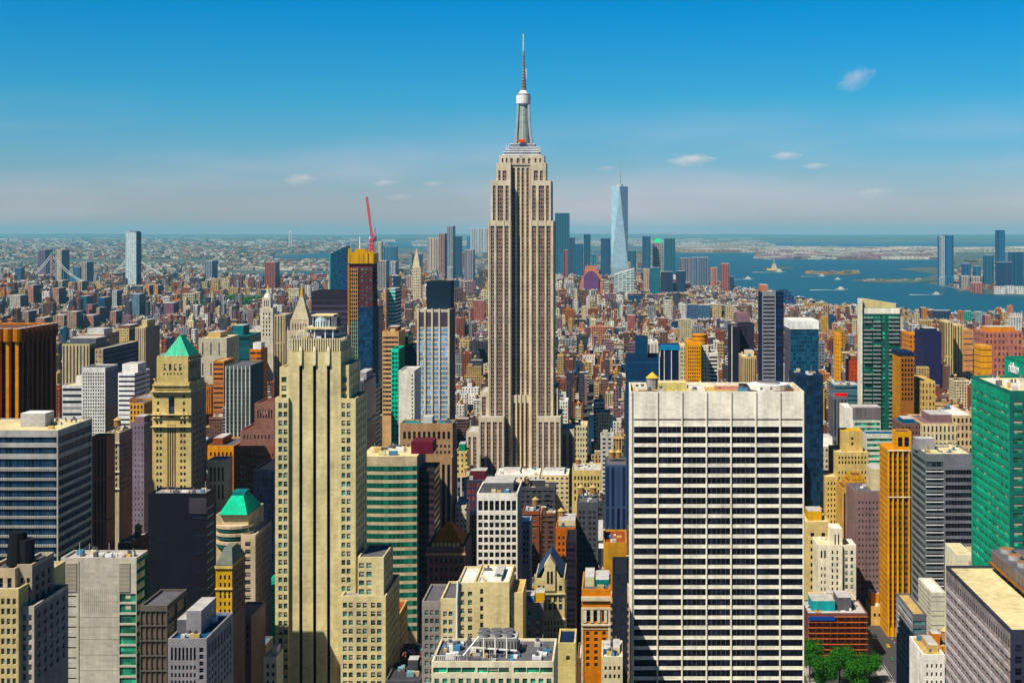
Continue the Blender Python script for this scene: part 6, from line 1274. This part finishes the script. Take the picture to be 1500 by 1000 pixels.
while cnt<620:
    px=r.uniform(0,1500); py=r.choice((r.uniform(425,520),r.uniform(440,640))); x,D=G(px,py)
    if inwater(x,D) or not ok(x-8,x+8,D-8,D+8): continue
    cnt+=1; h=r.uniform(9,15); leafmesh(x,D+0,2,h,r.uniform(5,9),34,cnt,1.7,m)
for _ in range(160):
    px=r.gauss(340,20); py=r.gauss(444,4.5); x,D=G(px,max(434,py)); leafmesh(x,D,2,r.uniform(10,18),12,30,_,2.6,m)
tag(m.build('distant_street_trees'),'scattered green treetops among the distant rooftops','trees',kind='stuff')
# cars in the street beyond the trees
def car_at(x,y,rz,col,label):
    o=bpy.data.objects.new('car',None); COL.objects.link(o); tag(o,label,'car','cars in the street beyond the trees')
    m=MB(); m.box(-.9,.9,-2.2,2.2,.35,.85,col); m.frus(-.9,.9,-2.2,2.2,.85,.98,.95,.97,col); m.build('body',None,o)
    m=MB(); m.frus(-.82,.82,-1.5,1.1,.98,1.5,.8,.72,(.02,.03,.04),col); m.build('cabin',None,o)
    for sx in (-.95,.78):
        for sy in (-1.4,1.4):
            w=MB(); n=10
            P=[(sx,sy+.33*math.cos(2*math.pi*i/n),.33+.33*math.sin(2*math.pi*i/n)) for i in range(n)]; Q=[(sx+.17,b_,c) for a,b_,c in P]
            w.quad(P[::-1],[(0,0)]*n,'black'); w.quad(Q,[(0,0)]*n,'black')
            for i in range(n): j=(i+1)%n; w.quad([P[i],P[j],Q[j],Q[i]],[(0,0)]*4,'black')
            w.build('wheel',None,o)
    o.location=(x,y,.02); o.rotation_euler=(0,0,rz)
for x,y,rz,col,lab in ((176,842,0,(.8,.8,.78),'white car in the street behind the park trees'),(172,858,0,(.75,.45,.02),'yellow taxi in the street behind the park trees'),(180,868,0,(.5,.02,.02),'red car in the street behind the park trees'),
    (168,880,0,(.01,.01,.012),'black car in the street behind the park trees'),(184,850,0,(.05,.12,.35),'blue car in the street behind the park trees'),(176,820,0,(.4,.4,.42),'silver-grey car in the street behind the park trees'),(184,826,0,(.75,.22,.03),'orange van-like car in the street behind the park trees'),(169,832,0,(.04,.2,.1),'dark green car in the street behind the park trees')): car_at(x,y,rz,col,lab)
m=MB()
for i in range(22): m.box(178-.1,178+.1,770+i*8,773+i*8,0,.012,(.7,.7,.66),faces='T')
for i in range(9): m.box(164+i*3,165.4+i*3,786,790,0,.016,(.7,.7,.66),faces='T')
for a in (162.5,193): m.box(a,a+.15,770,940,0,.012,(.7,.7,.66),faces='T')
tag(m.build('lane_marking'),kind='structure')
m=MB(); m.box(155,161.5,770,890,-.2,.14,(.33,.32,.30),faces='LRTF').box(194,200,770,940,-.2,.14,(.33,.32,.30),faces='LRTF'); tag(m.build('pavement'),kind='structure')
# clouds
def cloudmat(s):
    m=bpy.data.materials.new('cloud_vapour'); m.use_nodes=True; t=m.node_tree; t.nodes.clear(); L=t.links.new
    tc=nn(t,'ShaderNodeTexCoord'); n=nn(t,'ShaderNodeTexNoise'); n.inputs['Scale'].default_value=1.7; n.inputs['Detail'].default_value=5; n.inputs['Roughness'].default_value=.62; L(tc.outputs['Object'],n.inputs['Vector'])
    ln=nn(t,'ShaderNodeVectorMath',operation='LENGTH'); L(tc.outputs['Object'],ln.inputs[0])
    a=nn(t,'ShaderNodeMath',operation='SUBTRACT'); L(n.outputs[0],a.inputs[0]); b=nn(t,'ShaderNodeMath',operation='MULTIPLY'); L(ln.outputs['Value'],b.inputs[0]); b.inputs[1].default_value=.42; L(b.outputs[0],a.inputs[1])
    r=nn(t,'ShaderNodeMapRange'); r.inputs[1].default_value=.17; r.inputs[2].default_value=.42; r.inputs[3].default_value=0; r.inputs[4].default_value=s; L(a.outputs[0],r.inputs[0])
    v=nn(t,'ShaderNodeVolumeScatter'); v.inputs['Color'].default_value=(1,.84,.70,1); v.inputs['Anisotropy'].default_value=-.3; L(r.outputs[0],v.inputs['Density']); o=nn(t,'ShaderNodeOutputMaterial'); L(v.outputs[0],o.inputs['Volume']); return m
CM=cloudmat(.0030); CM2=cloudmat(.0013)
for i,(px,py,w,h,lab) in enumerate(((439,263,54,20,'small bright cream cloud left of the tallest skyscraper'),(563,268,42,12,'thin pale cloud left of the skyscraper mast, upper of two'),(583,289,54,12,'faint cloud just above the red crane'),(632,269,34,9,'tiny flat cloud nearest the tallest skyscraper'),(1011,234,74,20,'flat cream cloud right of the needle skyscraper'),(1150,228,50,15,'cream puff cloud right of centre'),(1192,243,42,12,'smaller puff cloud just below another, right'),(1252,116,64,34,'high wispy white cloud at upper right'),(1278,282,60,20,'very faint low cloud at far right'),(888,247,34,12,'very faint small cloud beside the needle'))):
    D=26000; me=bpy.data.meshes.new('cloud'); import bmesh; bm=bmesh.new(); bmesh.ops.create_icosphere(bm,subdivisions=2,radius=1); bm.to_mesh(me); bm.free()
    o=bpy.data.objects.new('cloud',me); COL.objects.link(o); o.location=(X(px,D),D,Z(py,D)); k=D/2000; o.scale=(w*k*.56,w*k*.4,h*k*.6); o.rotation_euler=(0,R(-18 if i==7 else 0),i*.0); me.materials.append(CM2 if i in (2,7,8,9) else CM); tag(o,lab,'cloud','small clouds in the blue sky')
# ================================================================== HAZE
HZ=bpy.data.materials.new('haze_air'); HZ.use_nodes=True; t=HZ.node_tree; t.nodes.clear(); v=nn(t,'ShaderNodeVolumePrincipled'); v.inputs['Color'].default_value=(.30,.76,1.0,1); v.inputs['Density'].default_value=1.9e-5; v.inputs['Anisotropy'].default_value=.0
o_=nn(t,'ShaderNodeOutputMaterial'); t.links.new(v.outputs[0],o_.inputs['Volume'])
m=MB(); m.box(-61000,61000,-2600,71000,-1,560,'white',faces='FBLRTD'); hz=m.build('haze',HZ); tag(hz,'pale blue haze over the whole city','haze',kind='stuff')
